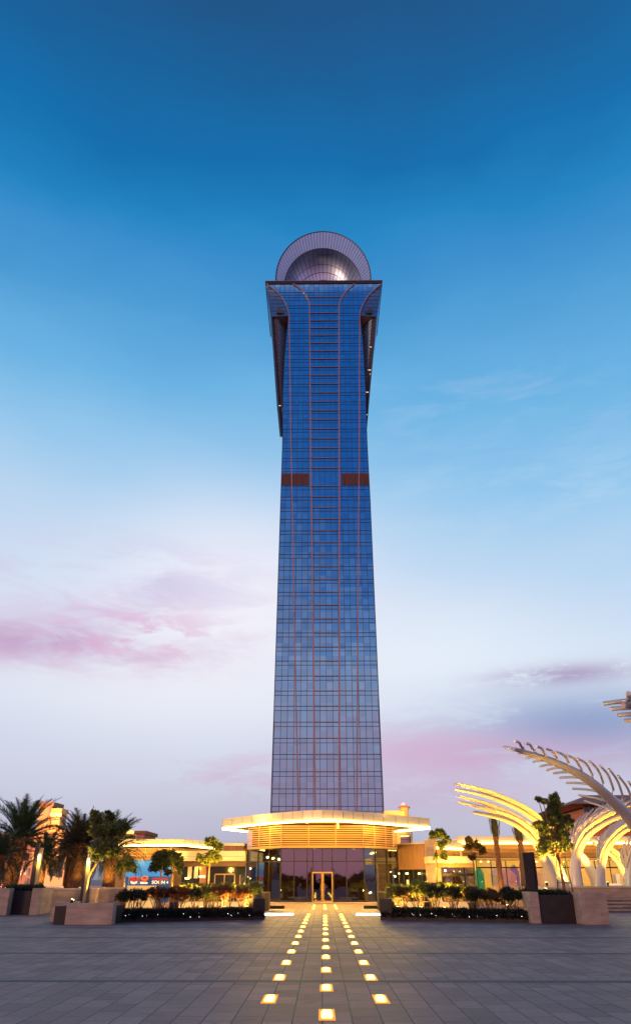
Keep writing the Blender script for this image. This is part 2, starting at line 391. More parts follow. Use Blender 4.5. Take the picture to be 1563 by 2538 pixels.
# ------------------------------------------------------------------ ground
def ground_material():
    m = bpy.data.materials.new('plaza_paving'); m.use_nodes = True; t = m.node_tree; b = t.nodes['Principled BSDF']
    co = t.nodes.new('ShaderNodeTexCoord'); mp = t.nodes.new('ShaderNodeMapping'); mp.inputs['Rotation'].default_value = (0, 0, R(90))
    t.links.new(co.outputs['Object'], mp.inputs[0])
    br = t.nodes.new('ShaderNodeTexBrick'); br.inputs['Scale'].default_value = 1.0
    br.inputs['Brick Width'].default_value = 0.72; br.inputs['Row Height'].default_value = 0.38; br.inputs['Mortar Size'].default_value = 0.010
    br.inputs['Mortar Smooth'].default_value = 0.2
    br.inputs['Color1'].default_value = (0.265, 0.128, 0.108, 1); br.inputs['Color2'].default_value = (0.43, 0.215, 0.178, 1); br.inputs['Mortar'].default_value = (0.045, 0.033, 0.032, 1)
    t.links.new(mp.outputs[0], br.inputs['Vector'])
    n1 = t.nodes.new('ShaderNodeTexNoise'); n1.inputs['Scale'].default_value = 0.35; n1.inputs['Detail'].default_value = 8; n1.inputs['Roughness'].default_value = 0.65
    n2 = t.nodes.new('ShaderNodeTexNoise'); n2.inputs['Scale'].default_value = 14; n2.inputs['Detail'].default_value = 5
    for n in (n1, n2): t.links.new(co.outputs['Object'], n.inputs['Vector'])
    def mul(col, fac_out, lo, hi):
        r = t.nodes.new('ShaderNodeMapRange'); t.links.new(fac_out, r.inputs[0]); r.inputs[1].default_value = .3; r.inputs[2].default_value = .7
        r.inputs[3].default_value = lo; r.inputs[4].default_value = hi
        v = t.nodes.new('ShaderNodeVectorMath'); v.operation = 'SCALE'; t.links.new(col, v.inputs[0]); t.links.new(r.outputs[0], v.inputs['Scale'])
        return v.outputs[0]
    c = mul(mul(br.outputs['Color'], n1.outputs['Fac'], 0.62, 1.25), n2.outputs['Fac'], 0.86, 1.12)
    n3 = t.nodes.new('ShaderNodeTexNoise'); n3.inputs['Scale'].default_value = 0.9; n3.inputs['Detail'].default_value = 9; n3.inputs['Roughness'].default_value = 0.7; n3.inputs['Distortion'].default_value = 1.2
    t.links.new(co.outputs['Object'], n3.inputs['Vector'])
    st = t.nodes.new('ShaderNodeMapRange'); t.links.new(n3.outputs['Fac'], st.inputs[0]); st.inputs[1].default_value = .56; st.inputs[2].default_value = .68; st.inputs[3].default_value = 1.0; st.inputs[4].default_value = .62
    sv = t.nodes.new('ShaderNodeVectorMath'); sv.operation = 'SCALE'; t.links.new(c, sv.inputs[0]); t.links.new(st.outputs[0], sv.inputs['Scale']); c = sv.outputs[0]
    t.links.new(c, b.inputs['Base Color'])
    b.inputs['Specular IOR Level'].default_value = 0.22
    rr = t.nodes.new('ShaderNodeMapRange'); t.links.new(n1.outputs['Fac'], rr.inputs[0]); rr.inputs[3].default_value = 0.42; rr.inputs[4].default_value = 0.72
    t.links.new(rr.outputs[0], b.inputs['Roughness'])
    bp = t.nodes.new('ShaderNodeBump'); bp.inputs['Strength'].default_value = 0.35; bp.inputs['Distance'].default_value = 0.01
    mm = t.nodes.new('ShaderNodeMath'); mm.operation = 'SUBTRACT'; t.links.new(n2.outputs['Fac'], mm.inputs[0]); t.links.new(br.outputs['Fac'], mm.inputs[1])
    t.links.new(mm.outputs[0], bp.inputs['Height']); t.links.new(bp.outputs[0], b.inputs['Normal'])
    return m
g = MB(); g.face([(-2500, -60, 0), (2500, -60, 0), (2500, 4000, 0), (-2500, 4000, 0)])
tag(g.build('ground', ground_material()), kind='structure')
M_BAND = mat('drain_band', (0.055, 0.036, 0.036), 0.6, 0, 0.3, 3, 0.3, 30)
M_BAND2 = mat('drain_band_edge', (0.15, 0.10, 0.10), 0.6, 0, 0.2, 3, 0.3, 30)
for y in (15.22, 20.66, 26.1, 31.25):
    b = MB(); b.face([(-40, y-.10, .004), (40, y-.10, .004), (40, y+.10, .004), (-40, y+.10, .004)])
    tag(b.build('paving_band', M_BAND), kind='structure')
    b = MB(); b.face([(-40, y+.10, .0045), (40, y+.10, .0045), (40, y+.22, .0045), (-40, y+.22, .0045)])
    tag(b.build('paving_band_edge', M_BAND2), kind='structure')

# ------------------------------------------------------------------ the tower
YF = 200.0
tower = thing('glass_tower', 'very tall blue mirror glass tower flaring to a square top with a round crown', 'skyscraper', (1.4, YF, 0))
def flareY(py):                                 # the crown of the shaft leans out over the plaza
    if py >= 777: return YF
    t = (777-py)/(777-703); return YF-1.4*t*t
EDGE_L = [(2048, 669.5), (2010, 671), (1098, 700), (967.6, 701), (882, 705.5), (825, 711), (779, 715.3), (760, 709.5), (745, 702.7), (725.3, 685.6), (712, 668), (703, 658.7)]
EDGE_R = [(2048, 951), (2010, 950), (1235.6, 916.5), (1096, 909), (967.6, 905), (882, 900.8), (825, 896), (779, 891), (760, 897.5), (745, 905), (724, 922), (712, 936), (703, 945.8)]
rows = [2048, 2010, 1800, 1600, 1400, 1236, 1098, 1030, 967, 920, 882, 850, 825, 800, 779, 768, 756, 745, 735, 725, 718, 711, 703]
NCOL = 8
f = MB(); cols = {}
grid = []
for py in rows:
    y = flareY(py); a = P(interp(EDGE_L, py), py, y); b = P(interp(EDGE_R, py), py, y)
    if py == 2048: a.z = b.z = 0.0
    grid.append([a.lerp(b, k/NCOL) for k in range(NCOL+1)])
for i in range(len(grid)-1):
    for k in range(NCOL): f.face([grid[i][k], grid[i][k+1], grid[i+1][k+1], grid[i+1][k]])
f.build('front_glazing', T_GLASS, tower, recalc=False)
f = MB()
DEPTH = Vector((0, 28, 0))
for i in range(len(grid)-1):
    for k in (0, NCOL):
        a, b = grid[i][k], grid[i+1][k]
        a2 = Vector((a.x, YF+28, a.z)); b2 = Vector((b.x, YF+28, b.z))
        f.face([a, b, b2, a2] if k == 0 else [a, a2, b2, b])
    a, b, c, d = grid[i][0], grid[i][NCOL], grid[i+1][NCOL], grid[i+1][0]
    f.face([(b.x, YF+28, b.z), (a.x, YF+28, a.z), (d.x, YF+28, d.z), (c.x, YF+28, c.z)])
f.build('side_glazing', T_GLASS_SIDE, tower, recalc=False)
ztop = grid[-1][0].z
EZ_L = [(r[0].z, r[0].x) for r in grid]; EZ_R = [(r[-1].z, r[-1].x) for r in grid]; EZ_Y = [(r[0].z, r[0].y) for r in grid]
# curtain wall grid: uprights and floor lines
RUNG = [111.2, 107.5, 103.7, 99.8, 95.9, 92.0, 88.1, 84.2, 80.1, 76.2, 72.2, 68.1, 64.0, 59.9, 55.9, 51.7, 47.6, 43.5, 39.3, 35.1, 31.0, 26.7, 22.5, 18.3, 14.2]
RUNGU = [190.4, 188.2, 184.7, 181.2, 177.8, 174.4, 171.1, 167.7, 164.2, 160.8, 157.4, 153.9, 150.4, 146.8, 143.1, 139.6, 136.0, 132.4, 128.7, 125.1, 121.4, 117.7]
LEV = RUNGU+RUNG
mu = MB()
zs = lerp_list(8.0, ztop-0.3, 90)
for k in range(-12, 13):
    x = 1.4+k*1.75
    run = []
    for z in zs+[None]:
        ok = z is not None and interp(EZ_L, z)+0.15 < x < interp(EZ_R, z)-0.15
        if ok: run.append((x, interp(EZ_Y, z), z))
        if not ok and len(run) > 1:
            keep = [run[0]]+[p for p in run[1:-1] if p[2] > 172 or (p[2]//40 != (p[2]-2.2)//40)]+[run[-1]]
            mu.ribbon(keep, 0.11, 0.10); run = []
        elif not ok: run = []
for z in LEV:
    for dz, h in ((0, 0.15 if z < 110 else 0.10), (-1.15, 0.11 if z < 110 else 0.06)):
        zz = z+dz
        if zz > ztop-0.5: continue
        y = interp(EZ_Y, zz); mu.box(interp(EZ_L, zz)+.03, interp(EZ_R, zz)-.03, y-0.11, y+0.015, zz-h/2, zz+h/2)
for tab in (EZ_L, EZ_R):
    mu.ribbon([(interp(tab, z), interp(EZ_Y, z)-.02, z) for z in zs], 0.22, 0.12)
mu.build('curtain_wall_mullions', M_MULL, tower, recalc=False)
# four copper ribs
def px_curve(pts): return [P(x, y, flareY(y)) for x, y in pts]
IL = [(780.8, 2040), (780.8, 2005), (771.3, 1235), (770.5, 1224), (766.8, 765), (765.5, 750), (762.5, 741), (756.8, 731), (751.5, 724.5), (745, 718), (736, 711.3), (726.9, 705)]
IR = [(840.3, 2040), (840.3, 2005), (840.3, 1235), (840, 1224), (839.5, 765), (840.6, 752), (843.5, 744), (848, 736.7), (853.2, 729), (859.5, 722), (868, 713.5), (878, 705)]
OL = [(739.6, 2040), (739, 2005), (731.7, 1655), (723, 1203), (715.9, 779), (709.8, 760), (702.7, 745), (694.7, 734), (685.6, 725.3), (672.5, 714), (660.5, 704.8)]
OR_ = [(884, 2040), (884, 2005), (886.8, 1480), (889, 1200), (890.7, 779), (897, 760), (904.7, 745), (913, 733.5), (921.7, 724.2), (933, 714), (944, 704.8)]
INZ = {}
for nm, c in (('l', IL), ('r', IR), ('ol', OL), ('or', OR_)):
    pts = [p+Vector((0, -0.10, 0)) for p in px_curve(c)]
    INZ[nm] = [(p.z, p.x) for p in pts]
    r = MB(); r.ribbon(pts, 0.42 if nm in 'lr' else 0.36, 0.38); r.build('facade_rib', M_RIB, tower, recalc=False)
for z in LEV:
    if z > 189: continue
    rg = MB()
    a, b = interp(INZ['l'], z)+.2, interp(INZ['r'], z)-.2; y = interp(EZ_Y, z)
    rg.box(a, b, y-0.30, y-0.112, z-.10, z+.10); rg.build('ladder_rung', M_RUNG, tower, recalc=False)
# brown plant-room louvres
zl0, zl1 = P(720, 1203, YF).z, P(720, 1174, YF).z
for xa, xb in ((697.8, 723), (724.5, 766), (845, 888), (890.2, 914.8)):
    a, b = P(xa, 1188, YF).x, P(xb, 1188, YF).x
    lv = MB(); n = 13
    for k in range(n):
        z = zl0+(zl1-zl0)*(k+.5)/n; lv.box(a, b, YF-.22, YF-.125, z-.13, z+.13)
    lv.box(a, b, YF-.124, YF-.118, zl0, zl1)
    for q in range(1, 5): x = a+(b-a)*q/5; lv.box(x-.06, x+.06, YF-.28, YF-.225, zl0, zl1)
    lv.build('louvre_panel', M_LOUV, tower)
# leaning side wings
def wing(side):
    if side < 0:
        out = [(703, 658.7), (791, 671), (939, 681), (1076, 691), (1085, 694)]; band0 = [(785, 674), (1039, 693.5), (1092, 699)]; band1 = [(788, 686), (1039, 701), (1100, 702.5)]
        inner = EDGE_L; soff = ((671.5, 782.5), (714.8, 782.5))
    else:
        out = [(703, 945.8), (788, 933.6), (924.8, 920.7), (1024.6, 912), (1067, 908.5)]; band0 = [(786, 930.4), (1007, 910.8), (1067, 907.5)]; band1 = [(786, 921), (1007, 904.5), (1067, 903)]
        inner = EDGE_R; soff = ((932.6, 782.5), (891.6, 782.5))
    yw = YF+0.6
    w = thing_part = bpy.data.objects.new('side_wing', None); COL.objects.link(w); w.parent = tower; w.matrix_parent_inverse = tower.matrix_world.inverted()
    bpy.context.view_layer.update()
    u = MB(); pys = [703, 711, 718, 725, 735, 745, 756, 768, 779, 782.5]
    for a, b in zip(pys, pys[1:]):
        pa = [P(interp(out, a), a, YF-.0-1.4*max(0, (777-a)/74)**2), P(interp(inner, a), a, flareY(a))]
        pb = [P(interp(out, b), b, YF-.0-1.4*max(0, (777-b)/74)**2), P(interp(inner, b), b, flareY(b))]
        for q in (pa, pb): q[0].y += .5
        u.face([pa[0], pa[1], pb[1], pb[0]])
    # outer skin of the wing, running back
    eg = MB()
    pys2 = [703, 745, 782, 850, 939, 1007, 1067 if side > 0 else 1083]
    for a, b in zip(pys2, pys2[1:]):
        p, q = P(interp(out, a), a, yw), P(interp(out, b), b, yw)
        u.face([p, q, q+Vector((0, 24, 0)), p+Vector((0, 24, 0))])
        if a >= 782:
            p2, q2 = P(interp(band0, a), a, yw), P(interp(band0, b), b, yw); eg.face([p, p2, q2, q])
    u.build('wing_glazing', M_SPAN2, w, recalc=False); eg.build('wing_edge', mat('edge_blue', (.035, .075, .15), .55), w, recalc=False)
    ln = MB()
    for z in lerp_list(174, ztop-1.5, 12):
        py = None
        for yy in [703+i*.5 for i in range(170)]:
            if P(700, yy, YF).z <= z: py = yy; break
        if py is None or py > 779: continue
        a = P(interp(out, py), py, YF-1.4*max(0, (777-py)/74)**2+.5); b = P(interp(inner, py), py, flareY(py))
        ln.tube([a+Vector((0, -.06, 0)), b+Vector((0, -.06, 0))], 0.07, 4)
    ln.build('wing_mullions', M_MULL, w)
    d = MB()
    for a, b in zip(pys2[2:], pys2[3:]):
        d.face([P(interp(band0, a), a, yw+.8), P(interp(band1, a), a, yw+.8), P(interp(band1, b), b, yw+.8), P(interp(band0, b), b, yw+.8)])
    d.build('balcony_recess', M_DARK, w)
    gsl = MB(); gl = MB()
    n = 30; last = None
    for i in range(n+1):
        py = 788+(1067-788)*i/n
        p = P(interp(band1, py), py, yw+.8)
        q = Vector((p.x-side*7.5, p.y+13, p.z))
        if last: gsl.face([last[0], last[1], q, p])
        gl.tube([p+Vector((0, -.1, 0)), q+Vector((0, -.1, 0))], 0.09, 4)
        last = (p, q)
    gsl.build('inner_glazing', M_SPAN, w, recalc=True); gl.build('inner_mullions', M_MULL, w)
    a, b = P(*soff[0], yw), P(*soff[1], yw)
    s = MB(); s.prism([(a.x, a.y), (b.x, b.y-.4), (b.x, b.y+16), (a.x-side*1.5, a.y+16)], a.z-.25, a.z+.35); s.build('wing_soffit', M_SOFF, w)
    # dark upstand at the notch
    e = MB(); c = P(696.5 if side < 0 else 910, 770, YF+.1); e.face([c+Vector((-1.0*side*-1, -.6, 1.2)), c+Vector((-1.3*side, -.6, -1.6)), c+Vector((1.6*side, -.6, -1.6))]); 
    e.face([c+Vector((1.0*side, -.6, 1.2)), c+Vector((1.6*side, -.6, -1.6)), c+Vector((1.2*side, 1.2, -1.6))])
    e.build('notch_fin', M_DARK, w)
    lit = [(303, 1240, .9), (318, 1295, .6), (318, 930, .5), (270, 1540, .8), (262, 1845, .7)] if side > 0 else [(290, 1668, .6)]
    for x, y, s_ in lit:
        px, py = (860+x/5.458, 690+y/5.458) if side > 0 else (640+x/5.458, 700+y/5.458)
        c = P(px, py, yw+.7); q = MB(); q.box(c.x-s_*.55, c.x+s_*.55, c.y-.08, c.y-.02, c.z-.11, c.z+.11); q.build('balcony_light', emit('balcony_glow', (1, .85, .5), 1.2), w)
wing(-1); wing(1)
# cornice and roof
a, b = P(658.2, 702, YF-1.6), P(946.2, 702, YF-1.6)
c = MB(); c.prism([(a.x-.1, a.y-.15), (b.x+.1, b.y-.15), (b.x+.1, YF+27), (a.x-.1, YF+27)], a.z-.35, a.z+.75); c.build('cornice', M_CORN, tower)
c = MB(); c.prism([(a.x-.25, a.y-.3), (b.x+.25, b.y-.3), (b.x+.25, a.y+.1), (a.x-.25, a.y+.1)], a.z+.752, a.z+.95); c.build('cornice_edge', M_RIB, tower)
ROOF = a.z+.75
for x0, x1 in ((180, 250), (1040, 1088)):
    p, q = P(*z1(x0, 560), YF+2), P(*z1(x1, 560), YF+2)
    c = MB(); c.box(p.x, q.x, YF+2, YF+6, ROOF, P(*z1(x0, 547), YF+2).z); c.build('roof_upstand', M_RIB, tower)
# crown: a standing ring sloping into a metal bowl
YC = YF+5
RINGS = [(634, 532, 412, YC), (632, 566, 372, YC+.5), (630, 600, 334, YC+1.0), (628, 618, 318, YC+3.4), (628, 640, 300, YC+5.1), (630, 680, 275, YC+7.0),
         (632, 716, 241, YC+8.6), (634, 742, 200, YC+9.7), (636, 766, 150, YC+10.6), (636, 790, 80, YC+11.2), (636, 800, 6, YC+11.4)]
NA = 60
def ring_pts(cx, cy, r, Y):
    out = []
    for k in range(NA+1):
        t = R(-26+232*k/NA); p = P(*z1(cx+r*math.cos(t), cy-r*math.sin(t)), Y); p.z = max(p.z, ROOF-.5); out.append(p)
    return out
RP = [ring_pts(*q) for q in RINGS]
def shell(rings, smooth):
    m = MB(); n = len(rings[0]); m.v = [tuple(p) for r in rings for p in r]
    for i in range(len(rings)-1):
        for k in range(n-1):
            m.f.append((i*n+k, (i+1)*n+k, (i+1)*n+k+1, i*n+k+1)); m.smooth.append(smooth)
    return m
shell(RP[:3], False).build('crown_ring', M_RING, tower, recalc=False)
shell(RP[2:], True).build('crown_bowl', M_BOWL, tower, recalc=False)
rim = [RP[0], [p+Vector((0, 3, 0)) for p in RP[0]], [Vector((1.3+(p.x-1.3)*.92, YC+17, ROOF+(p.z-ROOF)*.88)) for p in RP[0]], [Vector((1.3, YC+22, ROOF+6)) for p in RP[0]]]
shell(rim, False).build('crown_back', M_RING, tower, recalc=False)
sm = MB()
for k in range(1, NA, 1):
    if k % 2: pts = [RP[i][k]+Vector((0, -.06, 0)) for i in range(0, 3)]
    else: pts = [RP[i][k]+Vector((0, -.06, 0)) for i in range(0, 9)]
    if k % 2 == 0 or True: sm.tube(pts, 0.065, 4)
for i, r_ in ((0, .2), (2, .16), (5, .10), (6, .12), (7, .14), (8, .14)):
    sm.tube([p+Vector((0, -.08, 0)) for p in RP[i]], r_, 4)
sm.build('crown_seams', mat('seam_dark', (0.10, 0.075, 0.095), 0.5, .3), tower, recalc=False)

# ------------------------------------------------------------------ entrance pavilion
def arc_plan(pxs, z): return [G(x, y, z).xy for x, y in pxs]
pav = thing('entrance_pavilion', 'low glazed entrance pavilion with timber louvres and a wide glowing canopy under the tower', 'pavilion', (0, 62, 0))
PL = [(-6.0, 65.2), (-3.12, 62.0), (3.2, 62.0), (6.08, 65.2)]
Z0, ZG, ZL = 0.10, 3.86, 5.50
GLASS_P = shop_glass('pavilion_glass', 0.27, (0.42, 0.36, 0.34))
for (p, q), nd in zip(zip(PL, PL[1:]), (3, 6, 3)):
    m = MB(); m.obox(p, q, 0.04, Z0, ZG-.02); m.build('glass_wall', GLASS_P, pav)
    fr = MB(); d = Vector((q[0]-p[0], q[1]-p[1])); L = d.length; d.normalize(); nrm = Vector((-d.y, d.x))
    xs = [L*k/nd for k in range(nd+1)]
    if nd == 6: xs = [0, 1.0, 2.0-.0, 2.42, 3.16, 3.90, 5.0, L]
    for x in xs:
        c = Vector(p)+d*x; c0 = c-d*.035-nrm*.05; c1 = c+d*.035-nrm*.05
        fr.obox(c0, c1, .046, Z0, ZG-.03)
    for z in (Z0+.05, 2.86, ZG-.09):
        fr.obox(Vector(p)-nrm*.052, Vector(q)-nrm*.052, .05, z-.03, z+.03)
    fr.build('glazing_frame', M_FRAME, pav)
# inside
m = MB(); m.box(-5.9, 6.0, 70.0, 70.2, 0, 5.4); m.build('back_wall', M_ROOM, pav)
m = MB(); m.prism([(-6, 65.5), (-3.1, 62.3), (3.2, 62.3), (6.1, 65.5), (6.1, 70), (-6, 70)], 0.0, 0.09); m.build('lobby_floor', M_FLOORI, pav)
for x in (-3.5, 0.4, 3.8): lamp(pav, 'POINT', (x, 66.5, 3.5), 220)
m = MB(); m.prism([(-6, 65.5), (-3.1, 62.3), (3.2, 62.3), (6.1, 65.5), (6.1, 70), (-6, 70)], 3.9, 4.0); m.build('lobby_ceiling', M_ROOM, pav)
for x, y in ((-2.2, 64.5), (-.6, 65.5), (1.4, 64.3), (2.6, 66), (-4.2, 66.5), (4.4, 66.6)):
    m = MB(); m.tube([(x, y, 3.84), (x, y, 3.9)], .09, 10); m.build('downlight', E_LEDS, pav)
# solid side walls carrying the louvres
m = MB(); m.prism([(-5.7, 65.75), (-3.0, 62.6), (3.1, 62.6), (5.8, 65.75), (5.8, 71), (-5.7, 71)], 4.02, ZL); m.build('louvre_backing', M_SLATB, pav)
sl_ = MB()
for k in range(10):
    z = ZG+.03+k*(ZL-ZG-.06)/10
    for p, q in zip(PL, PL[1:]):
        sl_.obox((p[0], p[1]-.10), (q[0], q[1]-.10), .16, z, z+.075)
for p, q in zip(PL, PL[1:]):
    for k in range(4):
        c = Vector(p).lerp(Vector(q), k/3); sl_.box(c.x-.03, c.x+.03, c.y-.0, c.y+.12, ZG, ZL)
sl_.build('louvre_screen', M_SLAT, pav)
m = MB()
for p, q in zip(PL, PL[1:]): m.obox((p[0], p[1]-.14), (q[0], q[1]-.14), .3, ZG-.06, ZG+.0)
m.build('louvre_sill', M_GOLD, pav)
# canopy: plan traced at soffit level
ZS = 5.53
fp = [(551, 2052.5), (600, 2047), (650, 2041.8), (700, 2037.6), (750, 2034.2), (799, 2032.6), (850, 2034), (900, 2037.2), (950, 2041), (1010, 2046), (1065, 2050.5)]
front = [Vector(G(x, y, ZS).xy) for x, y in fp]
back_ = [Vector((6.6, 71.5)), Vector((-6.7, 71.5))]
poly = [tuple(v) for v in front]+[tuple(v) for v in back_]
m = MB(); m.prism(poly, ZS, ZS+.10); m.build('canopy_soffit', mat('soffit_timber', (0.50, 0.33, 0.15), 0.55, 0, 0.1, 1), pav)
m = MB()
outl = [front[0]*1.0]+front[1:]
for p, q in zip(front, front[1:]): m.obox(p, q, .25, ZS+.102, ZS+.66)
for p, q in ((back_[1], front[0]), (front[-1], back_[0])): m.obox(p, q, .25, ZS+.102, ZS+.66)
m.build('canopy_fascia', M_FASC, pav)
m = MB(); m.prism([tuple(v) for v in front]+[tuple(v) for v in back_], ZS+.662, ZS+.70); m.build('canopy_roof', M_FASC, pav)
m = MB()
for p, q in zip(front, front[1:]):
    for k in range(2):
        c = p.lerp(q, k/2); m.box(c.x-.012, c.x+.012, c.y-.006, c.y+.1, ZS+.12, ZS+.66)
m.build('fascia_seam', M_SLATB, pav)
m = MB()
for p, q in zip(front, front[1:]): m.obox((p.x, p.y-.10), (q.x, q.y-.10), .12, ZS-.09, ZS+.03)
for p, q in ((front[-1], back_[0]), (back_[1], front[0])): m.obox(p, q, .12, ZS-.13, ZS-.002)
m.build('canopy_light_strip', E_LED, pav)
for x in (-5, -2.5, 0, 2.5, 5):
    y = 61.0 if abs(x) < 4 else 63.2
    lamp(pav, 'POINT', (x, y-1.2, 5.25), 420, size=.25)
for k, (x, y) in enumerate(((-5.2, 62.6), (-3.2, 60.9), (-1.1, 60.2), (1.2, 60.2), (3.3, 60.9), (5.3, 62.6))):
    m = MB(); m.tube([(x, y, ZS-.06), (x, y, ZS-.001)], .10, 12); m.build('soffit_downlight', E_LED, pav)
    lamp(pav, 'SPOT', (x, y, ZS-.16), 1500, size=.08, target=(x*1.05, y-4.5, 0), cone=1.9, blend=.9)
m = MB(); p = P(*z5(827, 230), 61.4); m.box(p.x-.09, p.x+.09, 61.4, 61.55, p.z-.16, p.z+.2); m.build('wall_box', M_WHITE, pav)
# doors
for x0, x1 in ((-.74, .03), (.06, .82)):
    d = bpy.data.objects.new('entrance_door', None); COL.objects.link(d); d.parent = pav; d.matrix_parent_inverse = pav.matrix_world.inverted(); bpy.context.view_layer.update()
    m = MB(); y0, y1 = 61.86, 61.93
    m.box(x0, x0+.08, y0, y1, .1, 2.14); m.box(x1-.08, x1, y0, y1, .1, 2.14); m.box(x0+.08, x1-.08, y0, y1, 2.04, 2.14); m.box(x0+.08, x1-.08, y0, y1, .1, .2)
    m.build('door_frame', M_GOLD, d)
    m = MB(); m.box(x0+.08, x1-.08, 61.89, 61.90, .2, 2.04); m.build('door_glass', shop_glass('door_glass_%d' % (x0 > 0), .2, (.6, .55, .45)), d)
    hx = x1-.13 if x0 < 0 else x0+.13
    m = MB(); m.tube([(hx, 61.82, .85), (hx, 61.82, 1.35)], .018, 6); m.build('door_handle', M_GOLD, d)
for x in (-.86, .84): m = MB(); m.box(x, x+.08, 61.80, 61.9, .1, 2.4); m.build('door_jamb', M_FRAME, pav)
# front threshold
m = MB(); m.prism([(-6.2, 64.8), (-3.3, 60.4), (3.4, 60.4), (6.3, 64.8)], 0, .09); tag(m.build('threshold_step', M_STONE2), kind='structure')

# ------------------------------------------------------------------ shopping wings either side
def wbox(parent, name, m, pxL, pxR, pyT, pyB, Y, depth, z0=None, z1_=None):
    xl, xr = P(pxL, (pyT+pyB)/2, Y).x, P(pxR, (pyT+pyB)/2, Y).x
    zt = P((pxL+pxR)/2, pyT, Y).z if z1_ is None else z1_; zb = P((pxL+pxR)/2, pyB, Y).z if z0 is None else z0
    b = MB(); b.box(xl, xr, Y, Y+depth, zb, zt); return b.build(name, m, parent), (xl, xr, zb, zt)
def slats(parent, p, q, z0, z1_, n, name='louvre_screen', back=True):
    s = MB()
    for k in range(n):
        z = z0+(z1_-z0)*k/n; s.obox(p, q, .12, z, z+(z1_-z0)/n*.5)
    d = Vector(q)-Vector(p)
    for k in range(1, 5):
        c = Vector(p)+d*k/5; s.box(c.x-.02, c.x+.02, c.y+.07, c.y+.17, z0, z1_)
    s.build(name, M_SLAT, parent)
    if back:
        n_ = Vector((-d.y, d.x)).normalized()*.18
        b = MB(); b.obox(Vector(p)+n_, Vector(q)+n_, .1, z0, z1_); b.build('louvre_backing', M_SLATB, parent)
def strip_fascia(parent, p, q, z, h, led=True, emat=E_LEDS):
    b = MB(); b.obox(p, q, .9, z, z+h); b.build('fascia', M_FASC, parent)
    d = (Vector(q)-Vector(p)); L = d.length; d.normalize()
    j = MB()
    for k in range(1, int(L/1.6)):
        c = Vector(p)+d*k*1.6; j.obox(c-d*.012+Vector((d.y, -d.x))*.006, c+d*.012+Vector((d.y, -d.x))*.006, .05, z+.02, z+h-.02)
    j.build('fascia_seam', M_SLATB, parent)
    if led:
        n_ = Vector((d.y, -d.x))*.10
        b = MB(); b.obox(Vector(p)+n_, Vector(q)+n_, .12, z-.10, z+.02); b.build('light_strip', emat, parent)

lm = thing('shopping_wing', 'low shopping wing with lit louvres and blue hoarding, left of the entrance pavilion', 'building', (-14, 66, 0))
YL = 66.0
def XZ(q, Y): p = P(*q, Y); return p.x, p.z
xa, zfT = XZ(z4(100, 376), YL); xb, _ = XZ(z4(682, 376), YL); _, zfB = XZ(z4(400, 432), YL)
strip_fascia(lm, (xa-1.5, YL), (xb, YL), zfB, zfT-zfB)
pR = P(*z4(1000, 425), 74.0)
strip_fascia(lm, (xb+.02, YL+.02), (pR.x, 74.0), zfB, zfT-zfB)
_, zlB = XZ(z4(400, 572), YL+.5)
slats(lm, (xa-1.5, YL+.5), (xb-1.2, YL+.5), zlB, zfB-.16, 9)
slats(lm, (xb-1.15, YL+.52), (pR.x-.4, 74.3), zlB+.75, zfB-.16, 6)
b = MB(); b.prism([(xa-1.5, YL+1.2), (xb-1.2, YL+1.2), (pR.x, 75), (pR.x, 84), (xa-1.5, 84)], 0, zfB-.2); b.build('wall', mat('wing_wall', (.33, .2, .12), .8), lm)
b = MB(); b.prism([(xa-1.5, YL+.9), (xb-.3, YL+.9), (pR.x, 75), (pR.x, 84), (xa-1.5, 84)], zfT-.3, zfT-.1); b.build('roof', M_FASC, lm)
# entrance portico between wing and pavilion
YP = 65.0
_, (x0, x1, zb, zt) = wbox(lm, 'portico_fascia', M_FASC, *[z4(580, 0)[0], z4(1238, 0)[0]], z4(0, 488)[1], z4(0, 582)[1], YP, 3.0)
PB = zb
wbox(lm, 'portico_joint', M_SLATB, z4(580, 0)[0], z4(1236, 0)[0], z4(0, 539)[1], z4(0, 541)[1], YP-.012, .02)
wbox(lm, 'portico_soffit_beam', mat('beam_bronze', (.24, .13, .07), .5), z4(600, 0)[0], z4(1236, 0)[0], z4(0, 586)[1], z4(0, 632)[1], YP+.5, 2.0)
wbox(lm, 'upper_wall', M_WOODW, z4(1015, 0)[0], z4(1235, 0)[0], z4(0, 440)[1], z4(0, 488)[1], YP+1.5, 2)
wbox(lm, 'coping', M_FASC, z4(1000, 0)[0], z4(1235, 0)[0], z4(0, 415)[1], z4(0, 440)[1], YP+1.3, 2)
_, (gx0, gx1, gz0, gz1) = wbox(lm, 'shop_window', M_WIN, z4(640, 0)[0], z4(1238, 0)[0], z4(0, 632)[1], z4(0, 860)[1], YP+1.2, .1, z0=0)
fr = MB()
for x in (955, 1045, 1140, 1190):
    X0 = P(*z4(x, 720), YP+1.1).x; fr.box(X0-.04, X0+.04, YP+1.12, YP+1.19, .05, P(*z4(x, 712), YP+1.1).z)
X0, X1 = P(*z4(955, 712), YP+1.1).x, P(*z4(1140, 712), YP+1.1).x; zz = P(*z4(1000, 712), YP+1.1).z
fr.box(X0, X1, YP+1.12, YP+1.19, zz+.001, zz+.09)
fr.build('shop_door_frame', mat('door_tan', (.42, .27, .16), .5, .3), lm)
wbox(lm, 'pier', mat('pier_rose', (.36, .17, .13), .7), z4(810, 0)[0], z4(872, 0)[0], z4(0, 634)[1], z4(0, 860)[1], YP+.9, .3, z0=0)
for x, y, w in ((695, 745, 26), (835, 728, 36)):
    p = P(*z4(x, y), YP+.85); b = MB(); b.box(p.x-w/160, p.x+w/160, YP+.84, YP+.88, p.z-.04, p.z+.04); b.build('shop_light', E_LEDS, lm)
